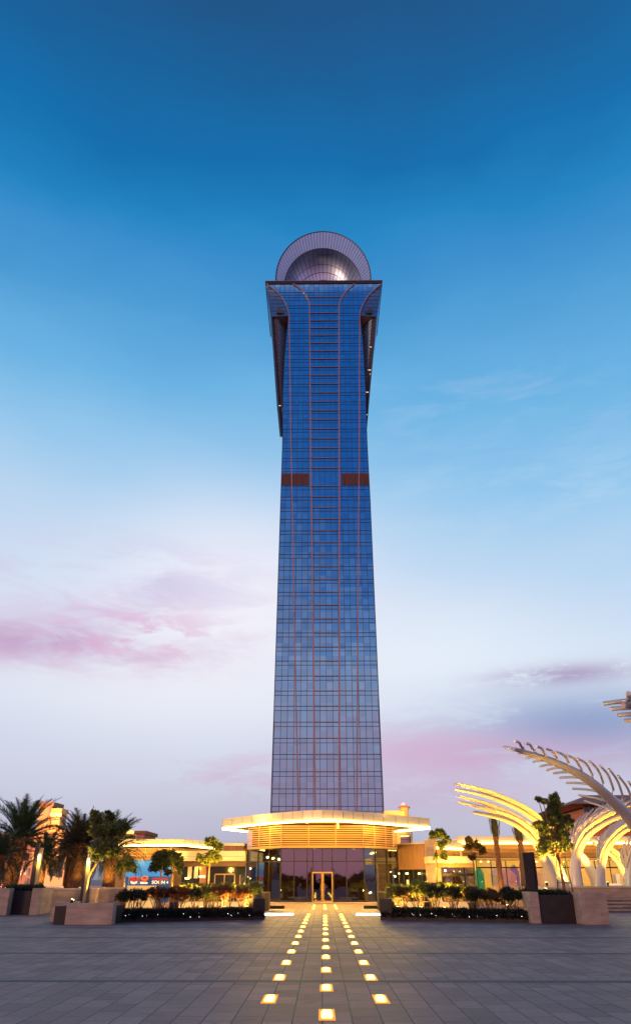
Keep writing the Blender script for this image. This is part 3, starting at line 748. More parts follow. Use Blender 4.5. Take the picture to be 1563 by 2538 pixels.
for x in (720, 780):
    p = P(*z4(x, 680), YP+1.15); b = MB(); b.box(p.x-.16, p.x+.16, YP+1.12, YP+1.16, p.z-.5, p.z+.35); b.build('lit_opening', emit('opening_glow', (1, .5, .12), .5), lm)
lamp(lm, 'POINT', ((x0+x1)/2+1.2, YP-2.6, PB-.6), 260, size=.3)
lamp(lm, 'POINT', ((x0+x1)/2-1.0, YP+.7, PB-.5), 30, size=.2)
for x in (-18.5, -15, -12): lamp(lm, 'POINT', (x, YL-1.4, zlB+.3), 260, size=.3)
# hoarding
YH = YL-.4
hx0, hz1 = XZ(z4(120, 578), YH); hx1, _ = XZ(z4(548, 578), YH)
hd = thing('shop_hoarding', 'tall blue shopfront hoarding with red and white lettering behind small trees', 'hoarding', (hx0, YH, 0))
hz_m = XZ(z4(300, 728), YH)[1]
M_BLUE = mat('hoarding_blue_glow', (.03, .20, .72), .4, 0, .3, .25, emis=(.05, .30, .95), estr=.42)  # panels carry a self-glow so the warm lamps don't dull the blue
M_NAVY = mat('hoarding_navy', (.01, .075, .30), .4, 0, .1, .3, emis=(.01, .08, .34), estr=.2)
b = MB(); b.box(hx0, hx1, YH, YH+.1, hz_m+.01, hz1); b.build('upper_panel', M_BLUE, hd)
b = MB(); b.box(hx0, hx1, YH, YH+.1, 0, hz_m); b.build('lower_panel', M_NAVY, hd)
def ppx(x, y): q = P(300+x/9.45, 2100+y/9.45, YH); return q.x, q.z
M_RED = mat('sign_red', (.55, .03, .03), .5, emis=(.8, .05, .04), estr=.35); M_SW = mat('sign_white', (.8, .78, .7), .5, emis=(1, .95, .75), estr=.45); M_OR = mat('sign_orange', (.75, .17, .03), .5, emis=(.9, .2, .03), estr=.35)
M_SBL = mat('sign_outline', (.25, .42, .8), .5, emis=(.2, .4, .8), estr=.2)
fr = MB()
ax0, az1 = ppx(185, 690); ax1, az0 = ppx(435, 860)
for q in ((ax0, ax1, az1-.03, az1), (ax0, ax1, az0, az0+.03), (ax0, ax0+.03, az0+.031, az1-.031), (ax1-.03, ax1, az0+.031, az1-.031)): fr.box(q[0], q[1], YH-.02, YH-.002, q[2], q[3])
fr.build('logo_frame', M_SBL, hd)
w_ = MB()
for k in range(8):
    cx, cz = ppx(228+k*24, 756-14*math.sin(math.pi*k/7)); s_ = .10 if k % 2 else .085
    w_.box(cx-.07, cx+.06, YH-.03, YH-.004, cz-s_*1.3, cz+s_*1.5)
w_.build('red_lettering', M_RED, hd)
w_ = MB(); cx, cz = ppx(308, 790)
pts = [(cx+.30*math.cos(t), YH-.02, cz+.24*math.sin(t)) for t in [math.pi+math.pi*k/10 for k in range(11)]]
for k in range(10): w_.face([pts[k], pts[k+1], (cx+.62*(pts[k+1][0]-cx), YH-.02, cz+.02+.35*(pts[k+1][2]-cz)), (cx+.62*(pts[k][0]-cx), YH-.02, cz+.02+.35*(pts[k][2]-cz))])
w_.build('smile_mark', M_SW, hd)
w_ = MB(); cx, cz = ppx(555, 760)
for sgn in (-1, 1):
    w_.tube([(cx+sgn*.24*math.sin(t), YH-.03, cz-.13*math.cos(t)+.10) for t in [math.pi*k/10 for k in range(11)]], [.05+.03*math.sin(math.pi*k/10) for k in range(11)], 6)
pts = [(cx+.20*math.cos(t), YH-.035, cz-.05+.13*math.sin(t)) for t in [6.283*k/16 for k in range(16)]]
w_.face(pts); w_.box(cx-.24, cx+.24, YH-.03, YH-.004, cz-.27, cz-.17)
w_.build('orange_emblem', M_OR, hd)
w_ = MB()
for k in range(9):
    x, z = ppx(475+k*17, 838); w_.box(x-.06, x+.05, YH-.03, YH-.004, z-.06, z+.06+(.05 if k in (0, 3) else 0))
w_.build('emblem_caption', M_SW, hd)
def text(s, x, z, size, m, parent, y, width=None, bold=.012):
    c = bpy.data.curves.new('lettering', 'FONT'); c.body = s; c.size = size; c.extrude = .008; c.offset = bold*size; c.materials.append(m)
    o = bpy.data.objects.new('lettering', c); COL.objects.link(o)
    o.parent = parent; o.matrix_parent_inverse = parent.matrix_world.inverted(); o.location = (x, y, z); o.rotation_euler = (R(90), 0, 0)
    bpy.context.view_layer.update()
    me = bpy.data.meshes.new_from_object(o.evaluated_get(bpy.context.evaluated_depsgraph_get())); mo = bpy.data.objects.new('lettering', me); COL.objects.link(mo)
    mo.parent = parent; mo.matrix_parent_inverse = parent.matrix_world.inverted(); mo.location = (x, y, z); mo.rotation_euler = (R(90), 0, 0)
    bpy.context.view_layer.update()
    if width and mo.dimensions.x > 0: mo.scale.x = width/mo.dimensions.x
    bpy.data.objects.remove(o); return mo
tx0, tz0 = ppx(722, 762); tx1, _ = ppx(1105, 762); _, tz1 = ppx(722, 715)
text('OPENING', tx0, tz0, (tz1-tz0)*1.42, M_RED, hd, YH-.015, tx1-tx0, .03)
sx0, sz0 = ppx(720, 855); sx1, _ = ppx(1028, 855); _, sz1 = ppx(720, 780)
text('SOON', sx0, sz0, (sz1-sz0)*1.42, M_SW, hd, YH-.015, sx1-sx0, .035)
w_ = MB(); p0, p1, p2 = ppx(1105, 785), ppx(1105, 858), ppx(1055, 822); w_.face([(p0[0], YH-.015, p0[1]), (p1[0], YH-.015, p1[1]), (p2[0], YH-.015, p2[1])]); w_.build('arrow_mark', M_SW, hd)

# right wing
rm = thing('shopping_wing', 'low shopping wing with bright shop windows and lit louvres, right of the entrance pavilion', 'building', (16, 66, 0))
# curved wood wall next to the pavilion
cw = [G(*z5(1226, 612), 0.0).xy]
wl = [Vector((6.15, 68.5)), Vector((7.2, 67.6)), Vector((8.3, 66.4)), Vector((8.65, 65.9))]
zw0 = P(*z5(1300, 508), 67).z; zw1 = P(*z5(1300, 345), 67).z
m = MB()
for p, q in zip(wl, wl[1:]): m.obox(p, q, .4, zw0, zw1)
m.build('wood_wall', M_WOODW, rm)
m = MB()
for p, q in zip(wl, wl[1:]): m.obox((p.x, p.y-.06), (q.x, q.y-.06), .6, zw1+.002, zw1+.10)
m.build('coping', M_FASC, rm)
m = MB()
for p, q in zip(wl, wl[1:]): m.obox((p.x, p.y+.8), (q.x, q.y+.8), .1, 0, zw0+.2)
m.build('shop_window', M_WIN, rm)
fr = MB()
for k in range(7):
    c = wl[0].lerp(wl[2], k/6); fr.box(c.x-.03, c.x+.03, c.y+.62, c.y+.7, 0, zw0)
fr.build('window_frame', M_FRAME, rm)
for x, s_ in ((7.0, .1), (8.0, .08), (6.3, .07)):
    b = MB(); b.tube([(x, 67.2, zw0-.35), (x, 67.2, zw0-.25)], s_, 8); b.build('downlight', E_LEDS, rm)
b = MB(); b.box(7.0, 7.2, 67.9, 67.95, .3, 1.6); b.box(7.35, 7.5, 67.8, 67.85, .3, 1.3); b.build('lit_opening', E_SHOP, rm)
lamp(rm, 'POINT', (7.3, 65.2, zw0-.5), 110, size=.25)
YR = 64.0
_, (qx0, qx1, qz0, qz1) = wbox(rm, 'stone_pier', M_STONE, z6(216, 0)[0], z6(300, 0)[0], z6(0, 530)[1], z6(0, 960)[1], YR, .9, z0=0)
_, (bx0, bx1, bz0, bz1) = wbox(rm, 'portico_fascia', M_FASC, z6(222, 0)[0], z6(660, 0)[0], z6(0, 690)[1], z6(0, 752)[1], YR-.5, 2)
wbox(rm, 'portico_soffit_beam', mat('beam_ochre', (.45, .28, .10), .6), z6(230, 0)[0], z6(655, 0)[0], z6(0, 753)[1], z6(0, 792)[1], YR+.3, 2)
wbox(rm, 'wall', M_STONE2, z6(300, 0)[0], z6(352, 0)[0], z6(0, 794)[1], z6(0, 990)[1], YR+.6, .5, z0=0)
_, (dx0, dx1, dz0, dz1) = wbox(rm, 'shop_window', shop_glass('shop_glass_r', .25, (.5, .45, .4)), z6(354, 0)[0], z6(655, 0)[0], z6(0, 794)[1], z6(0, 970)[1], YR+.8, .05, z0=0.05)
fr = MB()
for x in (356, 445, 480, 570, 652, 562):
    X0 = P(*z6(x, 850), YR+.8).x; fr.box(X0-.03, X0+.03, YR+.72, YR+.79, 0.05, dz1)
zz = P(*z6(500, 862), YR+.8).z; fr.box(dx0, dx1, YR+.70, YR+.718, zz-.10, zz+.10)
fr.build('window_frame', M_FRAME, rm)
b = MB(); b.box(dx0, dx1, YR+3.4, YR+3.5, 0, dz1+.3); b.build('shop_interior', mat('shop_int_glow', (.35, .2, .08), .8, 0, .4, .9, emis=(1, .6, .1), estr=.35), rm)  # back wall glows by itself, imitating lamplight inside the shop
b = MB(); b.box(P(*z6(462, 900), YR+1).x, P(*z6(545, 900), YR+1).x, YR+1.3, YR+1.35, .2, P(*z6(500, 885), YR+1.3).z); b.build('display_unit', mat('display_red', (.5, .16, .08), .7, 0, .5, 1.5, emis=(1, .35, .1), estr=.35), rm)
for x in (470, 525):
    p = P(*z6(x, 835), YR+1.5); b = MB(); b.tube([(p.x, YR+1.5, p.z), (p.x, YR+1.5, p.z+.08)], .06, 8); b.build('downlight', E_LEDS, rm)
lamp(rm, 'POINT', ((bx0+bx1)/2, YR-1.2, bz0-.5), 300, size=.3); lamp(rm, 'POINT', (qx1+.3, YR-1.6, .5), 220, size=.2)
# long louvred front further right
YB = 68.0
fx0, fzT = XZ(z6(500, 503), YB); _, fzB = XZ(z6(900, 562), YB)
strip_fascia(rm, (fx0, YB), (fx0+24, YB), fzB, fzT-fzB)
p0 = P(*z6(310, 605), YR+.4)
fp0, fp1 = (p0.x, YR+.6), (fx0+.3, YB-.3)
strip_fascia(rm, fp0, fp1, p0.z, .5, emat=E_LEDS)
_, lzB = XZ(z6(900, 710), YB+.4)
slats(rm, (fx0+.4, YB+.4), (fx0+24, YB+.4), lzB, fzB-.16, 10)
slats(rm, (p0.x, YR+1.0), (fx0+.3, YB+.3), bz1+.02, p0.z-.15, 7)
b = MB(); b.prism([(fx0, YB+3.4), (fx0+24, YB+3.4), (fx0+24, YB+16), (6.6, YB+16), (6.6, YB+3.4)], 0, fzB); b.build('rear_wall', mat('shop_int2_glow', (.45, .26, .1), .8, 0, .4, .5, emis=(1, .62, .08), estr=.95), rm)  # emission in the wall colour stands for the lit shop interior
b = MB(); b.box(fx0, fx0+24, YB+.95, YB+16, fzT-.3, fzT-.15); b.build('roof', M_FASC, rm)
b = MB(); b.box(p0.x, fx0+24, YB+.9, YB+3.3, lzB-.12, lzB-.02); b.build('shop_ceiling', M_FASC, rm)
gx = P(*z6(682, 800), YB+.6).x
b = MB(); b.box(gx, fx0+24, YB+.8, YB+.84, .05, lzB-.14); b.build('shop_window', shop_glass('shop_glass_r2', .10, (.85, .8, .7)), rm)
fr = MB(); k = 0
x = gx
while x < fx0+24:
    fr.box(x-.03, x+.03, YB+.72, YB+.79, .05, lzB-.14); x += 1.25
zz = P(*z6(1000, 795), YB+.8).z; fr.box(gx, fx0+24, YB+.70, YB+.718, zz-.05, zz+.05)
fr.build('window_frame', M_FRAME, rm)
pc = [(705, 840, 34, 'poster_green', (.05, .45, .2)), (860, 840, 40, 'poster_cream', (.8, .6, .45)), (960, 850, 70, 'poster_pink', (.75, .35, .4)), (1030, 815, 35, 'poster_violet', (.22, .14, .4)),
      (1230, 860, 40, 'poster_rose', (.8, .45, .35)), (1300, 850, 40, 'poster_straw', (.8, .62, .3)), (1075, 860, 30, 'poster_cream', (.8, .6, .45))]
for x, y, w, nm, c in pc:
    p = P(*z6(x, y), YB+1.4); w2 = w/3.78*YB/1811*.9
    b = MB(); n = 12; b.face([(p.x-w2*1.3, YB+1.4+.002*x/100, .4), (p.x+w2*1.3, YB+1.4+.002*x/100, .4)]+[(p.x+w2*1.3*math.cos(math.pi*k/n), YB+1.4+.002*x/100, p.z-.2+.55*math.sin(math.pi*k/n)**1.6*(1.15 if k % 4 == 1 else 1)) for k in range(n+1)])
    b.build('window_poster', mat(nm, c, .6, 0, .2, 1.5, emis=c, estr=.5), rm)
for x in (720, 790, 1100, 1240, 1380, 1500, 1700):
    p = P(*z6(x, 745), YB+1.2); b = MB(); b.tube([(p.x, YB+1.2, p.z), (p.x, YB+1.2, p.z+.08)], .07, 8); b.build('downlight', E_LEDS, rm)
for x in (18, 23, 28): lamp(rm, 'POINT', (x, YB-1.5, .4), 200, size=.3); lamp(rm, 'POINT', (x, YB+2, lzB-.6), 90, size=.3)

# tall screen with a glass panel behind the canopy, and a yellow-lit roof turret
rb = thing('roof_turret', 'round yellow lit turret with a red beacon behind the canopy', 'turret', (13, 110, 0))
c = P(*z5(1265, 150), 110); r0 = 27/2.607*110/1811
b = MB(); b.tube([(c.x, 112, 0), (c.x, 112, c.z), (c.x, 112, c.z+.6), (c.x, 112, c.z+.95)], [r0*.9, r0*.9, r0*.92, r0*1.15], 16); b.build('drum', M_PINK2, rb)
b = MB(); b.tube([(c.x, 112, c.z+.951), (c.x, 112, c.z+1.1), (c.x, 112, c.z+1.25)], [r0*1.35, r0*1.3, r0*.5], 16); b.build('cap', M_TERRA, rb)
b = MB(); b.tube([(c.x-.1, 112, c.z+1.255), (c.x-.1, 112, c.z+1.6)], .22, 8); b.build('beacon', emit('beacon_red', (1, .08, .1), 4), rb)
a = P(*z5(1128, 125), 110)
b = MB(); b.box(a.x, c.x, 111, 114, 0, a.z); b.build('parapet_wall', M_PINK2, rb)
lamp(rb, 'POINT', (c.x-1.0, 106.5, c.z-.3), 3500, size=.4)
gs = thing('glass_screen', 'small framed glass screen standing on the roof right of the louvres', 'screen', (7, 72, 0))
a0, a1 = P(*z5(1229, 290), 72.5), P(*z5(1290, 345), 72.5)
b = MB(); b.box(a0.x, a1.x, 72.5, 72.56, 0, a0.z); b.build('pane', GLASS_P, gs)
b = MB(); b.box(a0.x-.04, a1.x+.04, 72.44, 72.49, a0.z, a0.z+.07); b.box(a0.x, a1.x, 72.44, 72.49, (a0.z+a1.z)/2, (a0.z+a1.z)/2+.05); b.box(a1.x, a1.x+.08, 72.44, 72.49, 0, a0.z-.001); b.build('frame', M_FRAME, gs)
b = MB(); b.box(a1.x+.12, a1.x+.3, 72.6, 72.8, 0, a0.z+.5); b.build('post', M_STONE2, gs)

# ------------------------------------------------------------------ apartment blocks far left, villa far right
def windows(parent, spots, Y, w, h):
    for x, z in spots:
        f_ = MB()
        f_.box(x-w/2-.07, x+w/2+.07, Y-.06, Y-.002, z-h/2-.07, z-h/2); f_.box(x-w/2-.07, x+w/2+.07, Y-.06, Y-.002, z+h/2, z+h/2+.07)
        f_.box(x-w/2-.07, x-w/2, Y-.06, Y-.002, z-h/2, z+h/2); f_.box(x+w/2, x+w/2+.07, Y-.06, Y-.002, z-h/2, z+h/2); f_.box(x-.03, x+.03, Y-.05, Y-.012, z-h/2, z+h/2)
        fo = f_.build('window', mat('frame_pale', (.20, .13, .09), .6), parent)
        q = MB(); q.box(x-w/2, x+w/2, Y-.012, Y-.003, z-h/2, z+h/2); q.build('pane', M_WIN, fo, world=False).matrix_parent_inverse = fo.matrix_world.inverted()
YA = 250.0
ap = thing('apartment_block', 'pink rendered apartment block with small windows behind the palms', 'apartment block', (-38, YA, 0))
def pz(x, y, Y=YA): p = P(*z3(x, y), Y); return p.x, p.z
xl, zt = pz(-60, 470); xr, _ = pz(430, 470)
b = MB(); b.box(xl, xr, YA, YA+14, 0, zt); b.build('wall', M_PINK, ap)
b = MB(); b.box(xl-.4, xr+.3, YA-.5, YA+14.5, zt+.002, zt+.5); b.build('cornice', M_PINK2, ap)
sp_ = [(pz(*q)) for q in ((170, 795), (248, 795), (165, 660), (240, 660), (295, 540), (60, 800), (30, 560), (60, 660), (330, 660), (330, 795), (240, 885), (165, 540))]
windows(ap, sp_, YA, 1.5, 1.9)
YA2 = 235.0
ap2 = thing('apartment_block', 'taller sand coloured apartment block with stepped top and column of windows', 'apartment block', (-33, YA2, 0))
xl, zt = pz(418, 455, YA2); xr, _ = pz(665, 455, YA2)
b = MB(); b.box(xl, xr, YA2, YA2+16, 0, zt); b.build('wall', M_PINK2, ap2)
b = MB(); b.box(xl-.6, xr+.6, YA2-.8, YA2+16.6, zt+.002, zt+.9); b.build('cornice', M_PINK, ap2)
x, z = pz(620, 930, YA2); x2, _ = pz(645, 500, YA2)
b = MB(); b.box(x2-.9, x2-.2, YA2-.3, YA2-.002, 0, zt-.2); b.build('drainpipe', M_SLATB, ap2)
windows(ap2, [pz(*q, YA2) for q in ((568, 535), (560, 605), (552, 670), (542, 742), (530, 812), (478, 720), (472, 800), (610, 600), (600, 742))], YA2, 1.9, 1.9)
x0, z0 = pz(305, 320, YA2); x1, z1_ = pz(440, 205, YA2); 
b = MB(); b.box(x0, x1, YA2+3, YA2+12, zt-8, z1_); b.build('stair_tower', M_PINK2, ap2)
b = MB(); b.box(x0-.4, x1+.4, YA2+2.5, YA2+12.5, z1_+.002, z1_+1.3); b.build('tower_cornice', M_PINK, ap2)
x0, z0 = pz(440, 330, YA2); x1, z1_ = pz(525, 262, YA2)
b = MB(); b.box(x0, x1, YA2+2, YA2+8, zt-6, z1_); b.build('roof_pavilion', M_PINK2, ap2)
b = MB(); b.box(x0-.3, x1+.3, YA2+1.6, YA2+8.3, z1_+.002, z1_+1.2); b.build('lit_cornice', mat('cornice_lit', (.6, .42, .18), .7, emis=(1, .6, .1), estr=.0), ap2)
b = MB(); b.box(x0-.4, x1+.4, YA2+1.5, YA2+1.58, z1_-1.1, z1_-.1); b.build('light_strip', emit('cornice_led', (1, .66, .12), 3), ap2)
lamp(ap2, 'POINT', (x0+3.5, YA2-3.5, z1_-2.5), 5000, size=.4)
for X_, e in ((-106, 22000), (-92, 22000), (-78, 22000), (-66, 9000)): lamp(ap2, 'POINT', (X_, 214, 3.0), e, (1, .50, .27), .5)
sm3 = thing('apartment_block', 'small orange roof block showing above the louvres at left', 'apartment block', (-30, 120, 0))
x0, z0 = pz(1215, 500, 120); x1, z1_ = pz(1290, 462, 120)
b = MB(); b.box(x0, x1, 120, 128, 0, z1_); b.build('wall', M_PINK, sm3)
b = MB(); b.box(x0-.3, x1+.3, 119.6, 128.4, z1_+.002, z1_+.5); b.build('cornice', M_TERRA, sm3)
x0, _ = pz(1120, 450, 122); x1, z1_ = pz(1165, 432, 122)
b = MB(); b.box(x0, x1, 122, 126, 0, z1_-.35); b.build('turret', M_PINK2, sm3)
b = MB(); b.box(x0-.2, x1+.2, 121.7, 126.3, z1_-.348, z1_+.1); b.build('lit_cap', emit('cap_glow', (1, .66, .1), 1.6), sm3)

vl = thing('villa_block', 'orange lit block with hipped terracotta roof behind the white fronds', 'building', (45, 120, 0))
def vz(x, y, Y=120): p = P(*z7(x, y), Y); return p.x, p.z
x0, ze = vz(1060, 968); xp, zp = vz(1270, 885); x1 = x0+30
b = MB(); b.box(x0+2.2, x1-2, 120, 138, 0, ze-.2); b.build('wall', M_PINK, vl)
b = MB(); e = [(x0-1.5, 117, ze), (x1, 117, ze), (x1, 141, ze), (x0-1.5, 141, ze)]; rdg = [(xp, 126, zp+.6), (x1-8, 126, zp+.6)]
b.face([e[0], e[1], rdg[1], rdg[0]]); b.face([e[3], e[0], rdg[0]]); b.face([e[1], e[2], rdg[1]]); b.face([e[2], e[3], rdg[0], rdg[1]]); b.face(e[::-1]); b.build('roof', M_TERRA, vl)
x2, z2_ = vz(1020, 1065); 
b = MB(); b.box(x2, x0+10, 112, 119.9, 0, z2_); b.build('lower_wing', M_TERRA, vl)
windows(vl, [vz(1180, 1040), vz(1290, 1040), vz(1400, 1040), vz(1330, 1150), vz(1450, 1150)], 120, 1.6, 2.6)
for X_ in (38, 46, 54): lamp(vl, 'POINT', (X_, 112, 6), 5200, (1, .36, .09), .5)

# ------------------------------------------------------------------ paving lights
pls = thing('paving_light', 'x', 'ground light', (0.08, 11.65, 0), 'amber paving lights in three rows')
m = MB(); prof = [(1.0, .001), (.97, .014), (.86, .026), (.55, .034)]; rings_ = []
for f_, z in prof: rings_.append([(.072*f_*math.copysign(abs(math.cos(t))**.45, math.cos(t)), .30*f_*math.copysign(abs(math.sin(t))**.45, math.sin(t)), z) for t in [6.28318*(k+.5)/28 for k in range(28)]])
m.v = [p for q in rings_ for p in q]
for i in range(3):
    for k in range(28): m.f.append((i*28+k, i*28+(k+1) % 28, (i+1)*28+(k+1) % 28, (i+1)*28+k)); m.smooth.append(True)
m.f.append(tuple(84+k for k in range(28))); m.smooth.append(True); m.build('lens', E_PAVE, pls, world=False)
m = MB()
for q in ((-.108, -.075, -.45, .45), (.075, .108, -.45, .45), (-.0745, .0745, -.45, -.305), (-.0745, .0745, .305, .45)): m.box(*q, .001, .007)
m.build('rim', mat('amber_halo', (.30, .10, .01), .6, emis=(1.0, .36, .012), estr=.95), pls, world=False)  # glowing border added around the lens to imitate the lamp's halo
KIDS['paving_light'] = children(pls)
first = True
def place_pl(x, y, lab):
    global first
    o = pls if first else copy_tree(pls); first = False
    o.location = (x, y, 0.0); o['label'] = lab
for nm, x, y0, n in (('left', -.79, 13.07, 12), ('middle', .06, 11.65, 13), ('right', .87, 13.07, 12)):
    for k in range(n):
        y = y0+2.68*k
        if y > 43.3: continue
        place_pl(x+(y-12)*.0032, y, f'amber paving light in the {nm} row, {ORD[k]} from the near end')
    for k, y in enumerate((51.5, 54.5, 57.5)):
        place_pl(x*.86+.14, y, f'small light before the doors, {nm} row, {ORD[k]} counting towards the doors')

# white light strips on low ledges at the mouth of the entrance path
def ledge(label, p0, p1, h, depth, led=True, mat_=M_STONE2, name='stone_ledge', cat='ledge', group='low ledges flanking the entrance path'):
    t = thing(name, label, cat, (p0[0], p0[1], 0), group)
    b = MB(); b.obox(p0, p1, depth, 0, h); b.build('ledge_body', mat_, t)
    if led:
        d = (Vector(p1)-Vector(p0)).normalized(); n_ = Vector((d.y, -d.x))*.06
        b = MB(); b.obox(Vector(p0)+n_, Vector(p1)+n_, .055, .02, .07); b.build('light_strip', E_WHITE, t)
        b = MB(); b.obox(Vector(p0)+n_+Vector((0, -.25)), Vector(p1)+n_+Vector((0, -.25)), .1, .003, .015); b.build('floor_light_strip', E_WHITE, t)
    return t
for sg, s_ in ((-1, 'left'), (1, 'right')):
    x0, x1 = (-3.35, -1.45) if sg < 0 else (1.72, 3.6)
    ledge(f'low step edge with two white light lines at the {s_} of the path mouth', (x0, 42.4), (x1, 42.4), .09, .5)
    x0, x1 = (-4.6, -2.35) if sg < 0 else (2.6, 4.85)
    ledge(f'dark low bench edge nearer the doors on the {s_} side', (x0, 51.5), (x1, 51.5), .16, .5, False, M_CORTEN)

# ------------------------------------------------------------------ vegetation
def crown_mesh(lobes, n, size, dens=1.0):
    m = MB(); vol = [a*b_*c for _, (a, b_, c) in lobes]; tot = sum(v**.7 for v in vol)
    for (c, rr), v in zip(lobes, vol):
        nn = int(n*(v**.7)/tot); clumps = []
        for _ in range(max(7, nn//75)):
            d = Vector((random.gauss(0, 1), random.gauss(0, 1), random.gauss(0, 1))).normalized()*(random.random()**.4)
            clumps.append(Vector((c[0]+d.x*rr[0], c[1]+d.y*rr[1], c[2]+d.z*rr[2])))
        cs = .27*min(rr)
        for i in range(nn):
            q = random.choice(clumps); o = Vector((random.gauss(0, cs*.62), random.gauss(0, cs*.62), random.gauss(0, cs*.5)))
            d = Vector((random.gauss(0, 1), random.gauss(0, 1), random.gauss(.1, .8)))+o.normalized()*.7
            s_ = size*random.uniform(.6, 1.35); m.leaf(q+o, d, s_*.5, s_)
    return m
def limb(m, a, b, r0, r1, bow=.12, seg=6):
    a, b = Vector(a), Vector(b); mid = a.lerp(b, .5)+Vector((random.uniform(-1, 1), random.uniform(-1, 1), .4))*bow*(b-a).length
    pts = catmull([a, mid, b], 4); m.tube(pts, lerp_list(r0, r1, len(pts)), seg)
def broad_tree(label, base, trunk_pts, lobes, n, size, leaf, r0=.09, group=None, name='broadleaf_tree', twigs=4, bark=None):
    t = thing(name, label, 'tree', base, group)
    m = MB(); pts = catmull(trunk_pts, 5); m.tube(pts, lerp_list(r0, r0*.55, len(pts)), 8)
    top = Vector(trunk_pts[-1])
    for c, rr in lobes:
        s_ = pts[random.randint(len(pts)*2//3, len(pts)-1)] if len(pts) > 4 else top
        limb(m, s_ if random.random() < .5 else top, c, r0*.5, r0*.2)
        for _ in range(twigs):
            d = Vector((random.uniform(-1, 1)*rr[0], random.uniform(-1, 1)*rr[1], random.uniform(-.6, 1)*rr[2]))*.75
            limb(m, c, Vector(c)+d, r0*.2, r0*.07, .1, 4)
    m.build('trunk', bark or M_BARK, t, recalc=False)
    crown_mesh(lobes, n, size).build('crown', leaf, t, recalc=False)
    return t
def px_tree(label, conv, Y, base, trunk, lobes, n, size, leaf, r0, group=None, up=None, stakes=False, bark=None):
    """trunk / lobe outlines read off the photo; each lobe is as deep as it is wide"""
    bp = P(*conv(*base), Y); bp.z = 0 if Y > 36 else bp.z
    sc = (P(*conv(base[0]+100, base[1]), Y).x-P(*conv(*base), Y).x)/100
    tp = [bp]+[P(*conv(*q), Y+random.uniform(-.1, .1)) for q in trunk]
    lb = []
    for x, y, rx, ry in lobes:
        c = P(*conv(x, y), Y+random.uniform(-.25, .25)*rx*sc); lb.append((c, (rx*sc*.86, rx*sc*.8, ry*sc*.9)))
    t = broad_tree(label, bp, tp, lb, n, size, leaf, r0, group, bark=bark)
    if stakes:
        s = MB()
        for dx, dy in ((-.3, -.15), (.32, -.1), (.05, .3)):
            s.tube([(bp.x+dx*1.1, Y+dy*1.1, bp.z), (bp.x+dx*.6+(tp[1].x-bp.x)*.6, Y+dy*.6, bp.z+1.55)], .025, 6)
        for z in (.5, 1.15):
            k = z/1.55; cx = bp.x+(tp[1].x-bp.x)*.6*k
            c = [(cx+(dx*1.1+(dx*.6-dx*1.1)*k)*1.05, Y+(dy*1.1+(dy*.6-dy*1.1)*k)*1.05, bp.z+z) for dx, dy in ((-.3, -.15), (.32, -.1), (.05, .3), (-.3, -.15))]
            s.tube(c, .012, 4)
        s.build('support_stakes', mat('stake_green', (.03, .06, .035), .6), t)
    return t
def uplight(label, loc, target, energy, group='garden uplights', color=WARM, cone=1.5, n=[0]):
    t = thing('garden_uplight', label, 'spotlight', loc, group)
    m = MB(); x, y, z = loc; d = (Vector(target)-Vector(loc)).normalized(); c = Vector(loc)+Vector((0, 0, .12))
    m.tube([loc, c], .03, 6); m.tube([c-d*.07, c+d*.10], [.055, .075], 10); m.build('housing', M_FRAME, t)
    m = MB(); m.tube([c+d*.101, c+d*.112], .066, 10); m.build('lens', E_LAMP, t)
    lamp(t, 'SPOT', c+d*.16, energy, color, .06, target, cone, .8)
    return t

